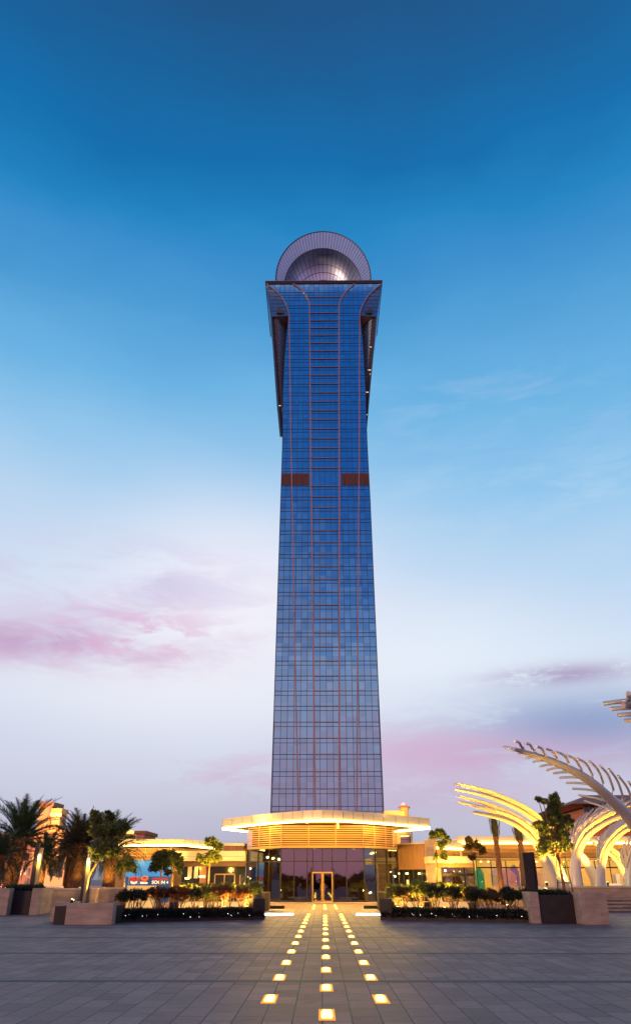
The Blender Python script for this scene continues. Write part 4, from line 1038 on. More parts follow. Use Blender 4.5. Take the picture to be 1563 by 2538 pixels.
# palms
def make_palm(H, r, nf, L, leaf, lean=(0, 0), droop=1.0, seed=1, boots=True):
    random.seed(seed)
    t = thing('date_palm', 'x', 'palm tree', (0, 0, 0), 'date palms along the left side')
    m = MB(); n = 14; pts = [Vector((lean[0]*(k/n)**1.5, lean[1]*(k/n)**1.5, H*k/n)) for k in range(n+1)]
    m.tube(pts, [r*(1.12-.25*min(1, k/4)+.18*max(0, (k-10)/4)) for k in range(n+1)], 12)
    if boots:
        rows_ = int(H/.13); per = 11
        for i in range(rows_):
            z = H*(i+.5)/rows_; k = z/H; c = Vector((lean[0]*k**1.5, lean[1]*k**1.5, z))
            rr = r*(.95+.12*max(0, k-.7)/.3)
            for j in range(per):
                a = 6.283*(j+.5*(i % 2))/per; o = Vector((math.cos(a), math.sin(a), 0)); u = Vector((-math.sin(a), math.cos(a), 0)); w = rr*3.14/per*.95
                b0 = c+o*rr*.92; tip = c+o*(rr*1.16+.015)+Vector((0, 0, .10))
                m.face([b0-u*w+Vector((0, 0, .02)), b0+Vector((0, 0, -.09)), tip]); m.face([b0+Vector((0, 0, -.09)), b0+u*w+Vector((0, 0, .02)), tip]); m.face([b0+u*w+Vector((0, 0, .02)), b0-u*w+Vector((0, 0, .02)), tip])
    m.build('trunk', M_PALMT, t, recalc=False, world=False)
    m = MB(); top = pts[-1]
    for i in range(nf):
        a = i*2.39996+random.uniform(-.2, .2); q = (i+.5)/nf
        e0 = R(88-q*105+random.uniform(-7, 7)); l = L*random.uniform(.82, 1.08)*(1 if q > .12 else .85)
        p = top+Vector((math.cos(a)*r*.5, math.sin(a)*r*.5, .05-q*.35)); pp = [p.copy()]; e = e0; ns = 12
        for s_ in range(ns):
            e -= R((4.2+q*4.0)*droop)*(s_/ns+.3)
            p = p+Vector((math.cos(a)*math.cos(e), math.sin(a)*math.cos(e), math.sin(e)))*l/ns; pp.append(p.copy())
        m.tube(pp, lerp_list(.030, .006, len(pp)), 4)
        side = Vector((-math.sin(a), math.cos(a), 0))
        for s_ in range(2, ns+1):
            for h in (0, .33, .66):
                if s_ == ns and h > 0: continue
                c = pp[s_].lerp(pp[min(s_+1, ns)], h); tdir = (pp[min(s_+1, ns)]-pp[s_-1]).normalized(); up = side.cross(tdir)*-1
                ll = l*.20*math.sin(math.pi*min(.97, (.14+.86*(s_+h)/ns)))**.6+.05
                for sg in (-1, 1):
                    d = (tdir*.75+side*sg*.75+up*random.uniform(.1, .55)+Vector((0, 0, -.12))).normalized(); w = d.cross(up).normalized()*.024
                    m.face([c-w, c+w, c+d*ll*random.uniform(.8, 1.1)])
    m.build('crown', leaf, t, recalc=False, world=False)
    KIDS[t.name] = children(t)
    random.seed(seed+99)
    return t
palmA = make_palm(3.6, .42, 78, 2.75, L_PALM, (.25, 0), 1.0, 5)
palmB = make_palm(3.4, .36, 70, 2.35, L_PALM2, (.15, .1), 1.05, 8)
palmC = make_palm(3.0, .24, 40, 1.9, L_PALM, (.12, 0), 1.2, 3)
def put_palm(src, px, py, Y, rz, sc, lab, used=set()):
    o = src if src.name not in used else copy_tree(src); used.add(src.name)
    p = P(*z3(px, py), Y); o.location = (p.x, Y, 0); o.scale = (sc, sc, p.z/(src['h'])) if False else (sc, sc, sc); o.rotation_euler.z = rz; o['label'] = lab
    return o
put_palm(palmA, 105, 800, 56, .3, 1.19, 'biggest thick-trunked date palm at the left edge behind the dark planter box')
put_palm(palmB, 690, 800, 58, 1.1, 1.17, 'upright date palm between the pale block and the leaning tree')
put_palm(palmA, 985, 800, 60, 2.2, 1.06, 'date palm with brightly uplit trunk just left of the blue hoarding')
put_palm(palmB, 632, 800, 66, 4.0, 1.12, 'slender date palm half hidden behind the upright one')
put_palm(palmC, 370, 800, 64, .0, 1.12, 'small lit date palm beside the glowing light column')
put_palm(palmC, -25, 900, 50, 2.0, 1.0, 'low date palm cut off by the left edge of the view')
uplight('uplight at the foot of the biggest left palm', tuple(P(*z3(50, 925), 53.5).xy)+(.9,), P(*z3(110, 600), 56), 330)
uplight('uplight shining on the small palm beside the light column', tuple(P(*z3(372, 930), 62.5).xy)+(.9,), P(*z3(385, 700), 64), 700)
uplight('uplight shining on the palm trunk left of the hoarding', tuple(P(*z3(935, 925), 58).xy)+(.9,), P(*z3(970, 650), 60), 750)
uplight('uplight between the two middle palms', tuple(P(*z3(720, 925), 56.5).xy)+(.9,), P(*z3(700, 600), 58), 250)
# bare palm trunks with tied fronds on the right
def tied_palm(label, conv, Y, pts, r):
    t = thing('tied_palm', label, 'palm tree', (P(*conv(*pts[0]), Y).x, Y, 0), 'newly planted palms with tied fronds')
    c = [P(*conv(*q), Y) for q in pts]; c[0].z = 0; cc = catmull(c, 6)
    m = MB(); m.tube(cc, [r*(1.0+.15*math.sin(i*2.2)) for i in range(len(cc))], 10); m.build('trunk', M_PALMT, t)
    top = cc[-1]; d = (cc[-1]-cc[-3]).normalized()
    k = MB()
    for i in range(70):
        a = random.random()*6.283; q = random.random()
        b0 = top+d*(-.9+1.9*q)+Vector((math.cos(a), math.sin(a), 0))*r*(.9+.9*math.sin(math.pi*min(1, q*1.05)))
        k.leaf(b0, d*1.0+Vector((math.cos(a), math.sin(a), 0))*.12, .05, .7)
    k.tube([top-d*.5, top+d*.1, top+d*.5, top+d*1.1], [r*1.0, r*1.5, r*1.2, r*.5], 9)
    k.build('tied_fronds', L_PALM2, t, recalc=False)
tied_palm('tall bare palm trunk with tied fronds left of the dark pylon', z6, 60, [(912, 950), (890, 780), (872, 620), (860, 520), (852, 440)], .19)
tied_palm('second bare palm trunk rising directly behind the dark pylon', z6, 60, [(1120, 950), (1110, 800), (1098, 640), (1088, 540), (1075, 480)], .20)
uplight('uplight at the foot of the bare palm trunk', tuple(P(*z6(905, 955), 59).xy)+(.05,), P(*z6(890, 700), 60), 260)

# broadleaf trees
px_tree('leaning green tree with forked pale stems growing in the near left planter', z3, 34.6, (765, 1075), [(790, 930), (815, 810), (880, 700), (925, 590)],
        [(860, 300, 75, 70), (975, 300, 55, 55), (1060, 400, 85, 90), (860, 430, 85, 80), (960, 480, 80, 80), (890, 600, 110, 90), (1010, 590, 70, 70), (1130, 395, 35, 35)], 8200, .13, L_TREE, .075)
px_tree('small lime tree brightly lit against the cream fascia left of the pavilion', z4, 55, (893, 830), [(900, 700), (905, 610), (915, 500)],
        [(915, 410, 55, 50), (985, 430, 48, 60), (945, 500, 50, 45), (900, 560, 65, 50), (970, 570, 45, 45), (790, 550, 42, 28), (860, 590, 40, 30)], 5200, .15, L_LIME, .075)
px_tree('mid green tree with pale forked trunk right of the hoarding lettering', z4, 52, (555, 815), [(560, 740), (565, 680)],
        [(560, 560, 70, 70), (620, 600, 50, 60), (510, 600, 45, 55), (590, 520, 45, 35), (640, 660, 35, 35)], 4600, .14, L_TREE, .09)
px_tree('dark round tree standing in front of the hoarding lettering', z4, 50, (430, 840), [(445, 760), (450, 690)],
        [(440, 560, 75, 75), (400, 630, 60, 70), (500, 600, 55, 70), (470, 510, 60, 40), (520, 690, 35, 30)], 5200, .14, L_DARKL, .07)
px_tree('small tree with several pale stems left of the hoarding', z4, 52, (110, 825), [(112, 740), (118, 660)],
        [(110, 600, 65, 55), (170, 640, 50, 45), (60, 640, 45, 50), (190, 670, 30, 25)], 4200, .14, L_TREE, .06)
px_tree('lime tree lit bright yellow in front of the stone pier at right', z6, 54, (300, 950), [(305, 800), (300, 640), (292, 540)],
        [(260, 490, 50, 45), (330, 480, 60, 45), (390, 530, 50, 50), (340, 580, 45, 40), (370, 680, 45, 35), (300, 700, 28, 25)], 4800, .14, L_LIME, .07)
px_tree('thin olive tree beside the right hand shop door', z6, 56, (668, 955), [(658, 800), (640, 700), (630, 620)],
        [(615, 550, 45, 45), (690, 590, 50, 40), (735, 640, 38, 40), (650, 690, 45, 28), (600, 600, 30, 28)], 3800, .14, L_BRONZE, .06)
px_tree('dense pointed tree tied to stakes in the near right planter', z7, 35.2, (975, 1700), [(955, 1550), (925, 1430), (905, 1340)],
        [(905, 920, 60, 50), (900, 990, 75, 60), (800, 930, 42, 24), (760, 915, 30, 16), (880, 1090, 90, 70), (770, 1150, 65, 60), (960, 1160, 80, 70), (850, 1240, 95, 70), (960, 1270, 75, 70), (780, 1340, 50, 50), (1000, 1080, 40, 45), (900, 1330, 60, 40)],
        15000, .125, L_TREE, .075, stakes=True, bark=mat('bark_red', (.26, .10, .05), .8, 0, .3, 8))
uplight('uplight on the kerb of the near left planter', (P(*z3(640, 1070), 34.4).x, 34.4, .65), P(*z3(940, 420), 34.6), 1500)
uplight('uplight under the lime tree left of the pavilion', (P(*z4(930, 830), 53).x, 52.4, .05), P(*z4(930, 500), 55), 6500, cone=1.1)
uplight('uplight under the forked tree right of the lettering', (P(*z4(560, 830), 51).x, 51, .05), P(*z4(575, 640), 52), 900)
uplight('uplight under the many stemmed tree left of the hoarding', (P(*z4(110, 830), 51).x, 51, .05), P(*z4(110, 680), 52), 800)
uplight('uplight under the lime tree before the stone pier', (P(*z6(270, 960), 52).x, 51.4, .05), P(*z6(310, 540), 54), 6000, cone=1.1)
uplight('uplight in the near right planter beside the pointed tree', (P(*z7(820, 1690), 34.5).x, 34.5, 1.05), P(*z7(880, 1180), 35.2), 3600, cone=1.6)

# shrubs: four kinds, copied
def make_shrub(nm, lab, leaf, seed, flat=1.0, red=False):
    random.seed(seed)
    t = thing(nm, lab, 'shrub', (0, 0, 0))
    m = MB(); k = 5
    for i in range(k):
        a = 6.283*i/k+random.uniform(-.4, .4); r1 = random.uniform(.08, .32)
        c = [Vector((.05*math.cos(a), .05*math.sin(a), 0)), Vector((.5*r1*math.cos(a+.5), .5*r1*math.sin(a+.5), .38)), Vector((r1*math.cos(a), r1*math.sin(a), .80)), Vector((r1*1.5*math.cos(a), r1*1.5*math.sin(a), 1.1))]
        cc = catmull(c, 4); m.tube(cc, lerp_list(.024, .010, len(cc)), 5)
        for _ in range(3):
            p = cc[random.randint(5, len(cc)-2)]; limb(m, p, p+Vector((random.uniform(-.2, .2), random.uniform(-.2, .2), random.uniform(.1, .3))), .009, .004, .1, 4)
    m.build('trunk', M_BARK, t, recalc=False, world=False)
    lb = [((0, 0, 1.08), (.46, .44, .27*flat)), ((.20, .1, 1.20), (.27, .27, .22*flat)), ((-.22, -.08, 1.06), (.27, .26, .2*flat)), ((.05, -.18, 1.0), (.3, .24, .17))]
    crown_mesh(lb, 3000, .07).build('crown', leaf, t, recalc=False, world=False)
    KIDS[t.name] = children(t); random.seed(seed+50)
    return t
SH = {'red': make_shrub('garden_shrub', 'x', L_RED, 21), 'dark': make_shrub('garden_shrub', 'x', L_DARKL, 22, 1.15),
      'lime': make_shrub('garden_shrub', 'x', L_LIME, 23), 'bronze': make_shrub('garden_shrub', 'x', L_BRONZE, 24, 1.1)}
LOOK = {'red': 'red leaved', 'dark': 'dark green', 'lime': 'lime yellow', 'bronze': 'bronze leaved'}
used_sh = set()
def put_shrub(kind, x, y, s_, lab, grp):
    src = SH[kind]; o = src if kind not in used_sh else copy_tree(src); used_sh.add(kind)
    o.location = (x, y, .16); o.rotation_euler.z = random.random()*6.28; o.scale = (s_*random.uniform(1.12, 1.32), s_*1.2, s_*random.uniform(.86, .98)); o['label'] = lab; o['group'] = grp
# front beds follow a shallow curve: left from (-8.6,35) to (-2.6,37.5), mirrored at right
BL = [(-2.60, 37.55), (-8.62, 35.05)]; BR = [(2.62, 37.3), (8.68, 34.9)]
def bed(pts, side):
    p, q = Vector(pts[0]), Vector(pts[1]); d = (q-p).normalized(); n_ = Vector((-d.y, d.x)); n_ = n_ if n_.y > 0 else -n_
    L = (q-p).length
    t = thing('planting_bed', f'long dark planting bed edging the paving on the {side} of the path', 'planter', (p.x, p.y, 0), 'front planting beds')
    pl = [p, q, q+n_*2.2, p+n_*2.2]
    m = MB(); m.prism([tuple(v) for v in (pl if side == 'right' else pl[::-1])], 0, .30); m.build('bed_kerb', M_CORTEN, t)
    e0 = p+d*.55
    m = MB(); m.prism([tuple(v) for v in (p-n_*.05, e0-n_*.05, e0+n_*1.2, p+n_*1.2)], 0, .84); m.build('end_box', M_CORTEN, t)
    m = MB()
    for i in range(5200):
        u = random.random()*L; v = random.random()*2.1; c = p+d*u+n_*v; h = .30+.16*random.random()
        m.leaf((c.x, c.y, h-.08), (random.gauss(0, .6), random.gauss(0, .6), .8), .05, random.uniform(.10, .2))
    for i in range(900):
        u = random.random()*L; c = p+d*u-n_*.03; m.leaf((c.x, c.y, random.uniform(.15, .34)), (random.gauss(0, .6), -.6, random.gauss(-.1, .4)), .05, .14)
    g_ = m.build('ground_cover', L_GROUND, None, recalc=False); tag(g_, f'low dark ground cover filling the {side} front bed', 'ground cover', kind='stuff')
    return p, d, n_, L
seqL = [('lime', .5, .75), ('red', 1.0, .5), ('lime', 1.25, 1.7), ('red', 1.9, .6), ('lime', 2.0, 1.6), ('bronze', 2.2, 1.5), ('lime', 2.5, 1.0), ('dark', 3.05, .7), ('bronze', 3.55, 1.6), ('red', 3.85, .7), ('dark', 4.35, 1.6), ('red', 4.9, .6), ('bronze', 5.3, 1.5), ('dark', 5.7, .6), ('bronze', 6.2, 1.2)]
seqR = [('lime', .5, .7), ('bronze', 1.0, .5), ('lime', 1.3, 1.6), ('lime', 1.7, .7), ('bronze', 2.1, 1.4), ('dark', 2.35, .6), ('red', 2.9, 1.5), ('dark', 3.2, .65), ('bronze', 3.8, 1.5), ('dark', 4.15, .6), ('red', 4.6, 1.4), ('bronze', 5.0, .6), ('dark', 5.4, 1.5), ('dark', 5.85, .6), ('bronze', 6.2, 1.3)]
for pts, side, seq in ((BL, 'left', seqL), (BR, 'right', seqR)):
    p, d, n_, L = bed(pts, side)
    cnt = {}
    for k, u, v in seq:
        c = p+d*(u+random.uniform(-.12, .12))+n_*v; row = 'front' if v < 1.05 else 'rear'
        cnt[(k, row)] = cnt.get((k, row), 0)+1
        put_shrub(k, c.x, c.y, random.uniform(.80, 1.02)*(1.04 if u < 2.6 else 1.0)*(1.05 if k == 'lime' else 1.0), f'{LOOK[k]} shrub, {side} bed {row} row, {ORD[cnt[(k, row)]-1]} such from the path', f'shrubs in the {side} front bed')
    fl = None
    for k in range(13):
        u = .5+(L-.7)*random.random()
        c = p+d*u-n_*.075
        if fl is None:
            m = MB(); m.tube([(0, 0, -.018), (0, 0, 0), (0, 0, .018)], [.008, .022, .008], 6)
            fl = m.build('fairy_light', E_FAIRY); o = fl
        else: o = fl.copy(); COL.objects.link(o)
        o.location = (c.x, c.y, random.uniform(.13, .30)); s_ = random.uniform(.25, .62); o.scale = (s_*1.3, s_, s_)
        tag(o, f'tiny white light dotted along the dark ground cover of the {side} bed', 'fairy light', f'fairy lights in the {side} bed')
# second line of shrubs with lit tops close to the doors
b2 = {}
for side, sg in (('left', -1), ('right', 1)):
    t = thing('planting_bed', f'inner planting bed near the doors on the {side} with dark end box', 'planter', (sg*3, 47, 0), 'inner planting beds')
    m = MB(); m.box(min(sg*3.7, sg*8.6)+.1, max(sg*3.7, sg*8.6)+.1, 47.5, 49.2, 0, .45); m.build('bed_kerb', M_STONE2, t)
    m = MB(); m.box(min(sg*3.2, sg*3.62)+.1, max(sg*3.2, sg*3.62)+.1, 48.2, 49.6, 0, .95); m.build('end_box', M_CORTEN, t)
    for k, (x, y) in enumerate(((4.1, 48), (4.9, 48.5), (5.6, 48.1), (6.4, 48.6), (7.2, 48.2), (8.0, 48.5))):
        put_shrub('lime' if k != 3 else 'bronze', sg*x+.1, y, 1.0, f'{"lime yellow" if k != 3 else "bronze leaved"} shrub, {side} inner bed, {ORD[k]} from the doors', f'shrubs in the {side} inner bed')
    for k, x in enumerate((4.4, 5.6, 6.8, 8.0)):
        uplight(f'uplight at the front of the {side} inner bed, {ORD[k]} from the doors', (sg*x+.1, 47.3, .5), (sg*x+.1, 48.3, 1.5), 900, 'uplights in the inner beds', cone=2.2)
    # added uplights brighten the shrub crowns; the last pair washes the paving behind
    for k, x in enumerate((3.6, 5.6, 7.6)):
        q = Vector(((-2.6, 37.55) if sg < 0 else (2.62, 37.3))); e = Vector(((-8.62, 35.05) if sg < 0 else (8.68, 34.9))); dv = (e-q).normalized(); nv = Vector((-dv.y, dv.x)); nv = nv if nv.y > 0 else -nv
        c = q+dv*(.75+1.05*k)+nv*.14
        uplight(f'added uplight in ground cover at the front of the {side} bed, {ORD[k]} from the path', (c.x, c.y, .3), (c.x+nv.x*.45, c.y+nv.y*.45, 1.2), (170, 140, 60)[k], 'added uplights in the front beds', cone=2.6)
    for k, (u_, e_) in enumerate(((.6, 2600), (1.9, 2200), (3.2, 1300), (4.6, 500))):
        c = q+dv*u_+nv*3.5  # added lamps behind the shrubs, so the crowns glow through
        uplight(f'added uplight behind the rear shrubs of the {side} front bed, {ORD[k]} from the path', (c.x, c.y, .05), (c.x-nv.x*2.2, c.y-nv.y*2.2, 1.75), e_, 'uplights behind the front beds', cone=1.5)
    for k, x in enumerate((3.8, 6.2)):
        uplight(f'uplight behind the {side} front bed washing the paving, {ORD[k]} from the path', (sg*x+.05, 41.6, .05), (sg*(x+.6)+.05, 43.6, 1.0), 1100, 'uplights behind the front beds', cone=2.4)

# dark bollards standing among the shrubs
for lab, q, Y in (('dark square bollard standing among the shrubs of the left bed', z4(570, 968), 39.0), ('dark square bollard in the middle of the right bed', z6(650, 1122), 38.4), ('dark square bollard in the right bed nearer the path', z6(222, 1118), 39.6)):
    p = P(*q, Y); t = thing('bollard', lab, 'bollard', (p.x, Y, 0), 'bollards in the front beds')
    m = MB(); m.box(p.x-.17, p.x+.17, Y, Y+.34, 0, p.z-.05); m.build('post', M_CORTEN, t)
    m = MB(); m.box(p.x-.19, p.x+.19, Y-.02, Y+.36, p.z-.048, p.z); m.build('cap', M_FRAME, t)

# ------------------------------------------------------------------ planters, walls, columns
def planter(label, boxes, loc, group='big stone planters'):
    t = thing('stone_planter', label, 'planter', loc, group)
    for nm, q, mm in boxes:
        m = MB(); m.box(*q); o = m.build(nm, mm, t)
        bv = o.modifiers.new('bevel', 'BEVEL'); bv.width = .015; bv.segments = 2
    return t
planter('near left stone planter with dark slot holding the leaning tree',
        [('stone_block', (-10.22, -8.34, 33.2, 33.7, 0, .76), M_STONE), ('stone_block', (-11.50, -10.4, 35.3, 35.7, 0, .77), M_STONE),
         ('metal_box', (-10.85, -8.4, 33.72, 35.28, 0, .64), M_CORTEN)], (-10, 34.5, 0))
planter('near right stone planter with dark metal front holding the staked tree',
        [('stone_block', (8.60, 8.96, 34.3, 35.6, 0, 1.15), M_STONE), ('metal_box', (8.965, 10.40, 34.35, 35.9, 0, 1.04), M_CORTEN),
         ('stone_block', (10.405, 11.45, 33.4, 35.0, 0, 1.15), M_STONE)], (10, 35, 0))
x0 = P(*z3(0, 1100), 41).x
planter('stone planter at the left edge with dark metal front below the biggest palm',
        [('stone_block', (-20.6, -15.95, 42.0, 42.6, 0, 1.21), M_STONE), ('metal_box', (-16.6, -14.95, 42.65, 44.6, 0, 1.09), M_CORTEN), ('stone_block', (-14.94, -14.5, 42.4, 44.4, 0, 1.21), M_STONE)], (-17, 41, 0))
m = MB()
for i in range(1500): m.leaf((random.uniform(-16.5, -15.0), random.uniform(42.75, 44.5), 1.08+random.uniform(-.05, .18)), (random.gauss(0, .6), random.gauss(0, .6), .7), .05, .2)
o = m.build('clipped_hedge', L_DARKL, None, recalc=False); tag(o, 'dark clipped plants filling the left edge planter', 'hedge')
m = MB()
for i in range(900): m.leaf((random.uniform(9.0, 10.35), random.uniform(34.4, 35.85), 1.02+random.uniform(-.05, .12)), (random.gauss(0, .6), random.gauss(0, .6), .7), .05, .16)
o = m.build('clipped_hedge', L_DARKL, None, recalc=False); tag(o, 'dark low plants filling the near right planter', 'hedge')
# long low walls
def low_wall(label, pxa, pxb, pyT, Y, depth=.5, conv=z3, mm=M_STONE, caps=True):
    a, b_ = P(*conv(pxa, pyT), Y), P(*conv(pxb, pyT), Y)
    t = thing('garden_wall', label, 'wall', (a.x, Y, 0))
    m = MB(); m.box(a.x, b_.x, Y, Y+depth, 0, a.z-.06); m.build('wall_body', mm, t)
    m = MB(); m.box(a.x-.03, b_.x+.03, Y-.04, Y+depth+.03, a.z-.058, a.z); m.build('coping', M_STONE2, t)
low_wall('long travertine wall between the left edge planter and the near left planter', 445, 805, 942, 47)
low_wall('travertine wall below the small trees by the hoarding', 870, 1140, 935, 48.5)
low_wall('sandstone wall lit yellow under the hoarding lettering', 1142, 1380, 918, 47.0, mm=M_STONE2)
low_wall('short travertine pier between two stretches of wall at left', 822, 868, 938, 46.4, .4)
lamp(None, 'POINT', (-11.5, 45.6, .35), 60, size=.2).name = 'wall_washer'
lamp(None, 'POINT', (-8.2, 44.8, .3), 160, size=.2).name = 'wall_washer'
# terrace and steps on the right
tr = thing('stone_terrace', 'raised stone terrace with broad steps under the white fronds at right', 'terrace', (16, 46, 0))
m = MB(); m.box(13.2, 45, 49.0, 63.9, 0, 1.18); m.build('terrace_slab', M_STONE, tr)
for k in range(4):
    m = MB(); m.box(13.2, 45, 45.6+.85*k, 48.998, .005+.16*k, .155+.16*k-.0); m.build('step', M_STONE, tr)
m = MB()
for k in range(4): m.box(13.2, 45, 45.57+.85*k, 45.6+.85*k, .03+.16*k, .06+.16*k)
m.build('step_dark_strip', M_CORTEN, tr)  # solid dark strip along the front of each step
m = MB(); m.box(13.0, 45, 48.9, 49.3, 1.182, 1.25); m.build('coping', M_STONE2, tr)
# dark pylon
py = thing('sign_pylon', 'tall dark metal pylon standing behind the right bed', 'pylon', (11, 40, 0))
a, b_ = P(*z7(612, 1350), 42), P(*z7(696, 1350), 42)
m = MB(); m.box(a.x+.12, a.x+.62, 42, 42.22, 0, a.z); m.build('pylon_body', M_CORTEN, py)
m = MB(); m.box(a.x+.625, b_.x+.25, 42.25, 42.5, 0, a.z+.02); m.build('pylon_return', M_CORTEN, py)
# light columns at left
def light_column(label, base, top, head, Y, w=.16):
    b0, t0, h0 = P(*z3(*base), Y), P(*z3(*top), Y), P(*z3(*head), Y)
    t = thing('light_column', label, 'lamp post', (h0.x, Y, 0), 'light columns')
    m = MB(); m.box(h0.x-w-.14, h0.x-.10, Y, Y+.3, 0, t0.z); m.build('column', M_CORTEN, t)
    m = MB(); m.box(h0.x-.095, h0.x+.10, Y+.1, Y+.3, 0, h0.z+.5); m.build('wash_panel', mat('wash_panel', (.42, .3, .18), .6), t)
    m = MB(); m.box(h0.x-.05, h0.x+.05, Y, Y+.07, h0.z-.16, h0.z+.14); m.build('lamp_head', E_LAMP, t)
    lamp(t, 'POINT', (h0.x, Y-.12, h0.z-.3), 18, (1, .72, .15), .08)
light_column('tall dark light column with glowing head beside the small palm', (310, 940), (360, 540), (350, 665), 46)
light_column('slimmer light column glowing through the leaning tree', (765, 1060), (790, 660), (788, 705), 44, .05)
light_column('light column just right of the pavilion glass', (0, 0), (0, 0), (0, 0), 61, .03) if False else None

# ------------------------------------------------------------------ white frond canopies
def spine_tube(parent, name, pts, r0, r1, n=6, seg=12, m=M_WHITE):
    cc = catmull(pts, n); b = MB(); b.tube(cc, lerp_list(r0, r1, len(cc)), seg); b.build(name, m, parent, recalc=False); return cc
GR = 'white frond sculptures at right'
# big frond reaching in from the right edge
f1 = thing('frond_canopy', 'big white frond arching in from the right edge with barbs like feathers', 'sculpture', (19.5, 45, 0), GR)
sp1 = [((1640, 2260), 46), ((1622, 2140), 45), ((1563, 2034), 44), ((1513, 1982), 43), ((1452, 1930), 41.5), ((1375.6, 1890), 40), ((1310, 1868), 38.8), ((1271.5, 1856), 38)]
pts = [P(*q, Y) for q, Y in sp1]; pts[0].z = 1.2
cc = catmull(pts, 6); b = MB(); b.tube(cc, lerp_list(.44, .085, len(cc)), 14); b.build('spine', M_TUBE, f1, recalc=False)
def on_spine(cc, px):                       # the spine point that lies at this photo column
    best = min(cc, key=lambda p: abs(p.x/p.y-P(px, 1950, 40).x/40)); return best
lb = [((480, 495), (585, 505)), ((545, 522), (620, 520)), ((600, 548), (690, 560)), ((665, 583), (770, 590)), ((720, 616), (840, 615)), ((775, 650), (910, 650)), ((830, 682), (985, 680)),
      ((885, 708), (1060, 722)), ((935, 743), (1130, 770)), ((988, 785), (1200, 820)), ((1038, 832), (1275, 890)), ((1085, 885), (1370, 985)), ((1130, 930), (1470, 1100))]
for (ex, ey), (sx, sy) in lb:
    s0 = P(*z7(sx+10, sy), 41); near = min(cc, key=lambda p: (Vector((p.x/p.y, p.z/p.y))-Vector((s0.x/41, s0.z/41))).length)
    e = P(*z7(ex, ey), near.y+1.6); mid = near.lerp(e, .5)+Vector((0, .1, .06))
    b = MB(); b.tube(catmull([near, mid, e], 4), .062, 8); b.build('barb', M_TUBE, f1, recalc=False)
rbz = [((570, 450), (625, 495)), ((655, 468), (715, 512)), ((745, 490), (810, 550)), ((820, 510), (905, 580)), ((905, 535), (1000, 612)), ((990, 560), (1100, 662)), ((1075, 585), (1190, 705)),
       ((1175, 610), (1280, 770)), ((1260, 645), (1365, 828)), ((1330, 670), (1442, 890)), ((1405, 725), (1530, 960)), ((1490, 775), (1600, 1010))]
for (ex, ey), (sx, sy) in rbz:
    s0 = P(*z7(sx+52, sy+52), 41); near = min(cc, key=lambda p: (Vector((p.x/p.y, p.z/p.y))-Vector((s0.x/41, s0.z/41))).length)
    br_ = P(*z7(sx, sy), near.y-.55); e = P(*z7(ex, ey), near.y-1.9)
    mid = br_.lerp(e, .5)+Vector((.06*(sx-ex)/70, 0, .10))
    b = MB(); b.tube([near, near.lerp(br_, .9)], .035, 6); b.build('bracket', M_WHITE, f1, recalc=False)
    b = MB(); b.tube(catmull([near.lerp(br_, .75)+Vector((0, -.03, .03)), br_, mid, e], 4), .066, 8); b.build('barb', M_TUBE, f1, recalc=False)
# tip of another frond, closest to the camera, at the top right
f2 = thing('frond_canopy', 'nearest frond tip poking in high at the right edge', 'sculpture', (12.5, 24, 0), GR)
pts = [P(1720, 2300, 30), P(1705, 2080, 29), P(1660, 1880, 27), P(*z7(1560, 190), 24.5), P(*z7(1445, 160), 23.5)]; pts[0].z = 0
cc2 = catmull(pts, 6); b = MB(); b.tube(cc2, lerp_list(.32, .08, len(cc2)), 12); b.build('spine', M_TUBE, f2, recalc=False)
for (ex, ey), (sx, sy) in (((1295, 142), (1480, 120)), ((1355, 185), (1500, 175)), ((1412, 235), (1560, 225)), ((1467, 280), (1620, 270)), ((1525, 330), (1700, 330))):
    b = MB(); b.tube([P(*z7(ex, ey), 25), P(*z7(sx, sy), 24)], .075, 8); b.build('barb', M_TUBE, f2, recalc=False)
for (ex, ey), (sx, sy) in (((1490, 60), (1492, 130)), ((1560, 70), (1575, 150)), ((1640, 90), (1660, 190))):
    b = MB(); b.tube([P(*z7(ex, ey), 23), P(*z7(sx, sy), 24)], .075, 8); b.build('barb', M_TUBE, f2, recalc=False)

def arch(parent, limb_px, Y0, Y1, r0, r1, offs, nb, led=True, rb=.055, part='limb'):
    """one curved limb plus the fan of tubes lying along its upper side; the tubes step along the limb"""
    n = len(limb_px); pts = [P(*z7(*q), Y0+(Y1-Y0)*i/(n-1)) for i, q in enumerate(limb_px)]
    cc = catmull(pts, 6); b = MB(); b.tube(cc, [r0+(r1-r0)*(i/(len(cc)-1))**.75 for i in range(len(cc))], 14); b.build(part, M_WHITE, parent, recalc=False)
    N_ = len(cc)
    for k in range(nb):                                 # feather tubes: start on the limb, end beyond it, each shifted along
        i0 = int(N_*(.36+.50*k/nb)); i1 = min(N_-1, i0+int(N_*.30))
        tang = (cc[i1]-cc[i0]).normalized(); up = Vector((-tang.z, 0, tang.x)); up = up if up.z > 0 else -up
        for yy, lift in offs:
            pp = []
            for s_ in range(5):
                i = i0+(i1-i0)*s_/4; c = cc[int(i)].lerp(cc[min(N_-1, int(i)+1)], i-int(i))
                pp.append(c+up*(r0*.25+lift*(s_/4)**.8+.12)+Vector((0, yy*(.2+.8*s_/4), 0)))
            b = MB(); b.tube(pp, rb, 7); b.build('barb', M_WHITE, parent, recalc=False)
    return cc
va = thing('frond_canopy', 'white branching frond with limbs arching left above the dark pylon and right', 'sculpture', (13.3, 47, 0), GR)
arch(va, [(925, 1690), (890, 1600), (840, 1470), (780, 1340), (720, 1245), (620, 1150), (500, 1085), (350, 1045), (235, 1022)], 50, 47, .40, .09, ((-.8, .10), (.8, .22)), 13)
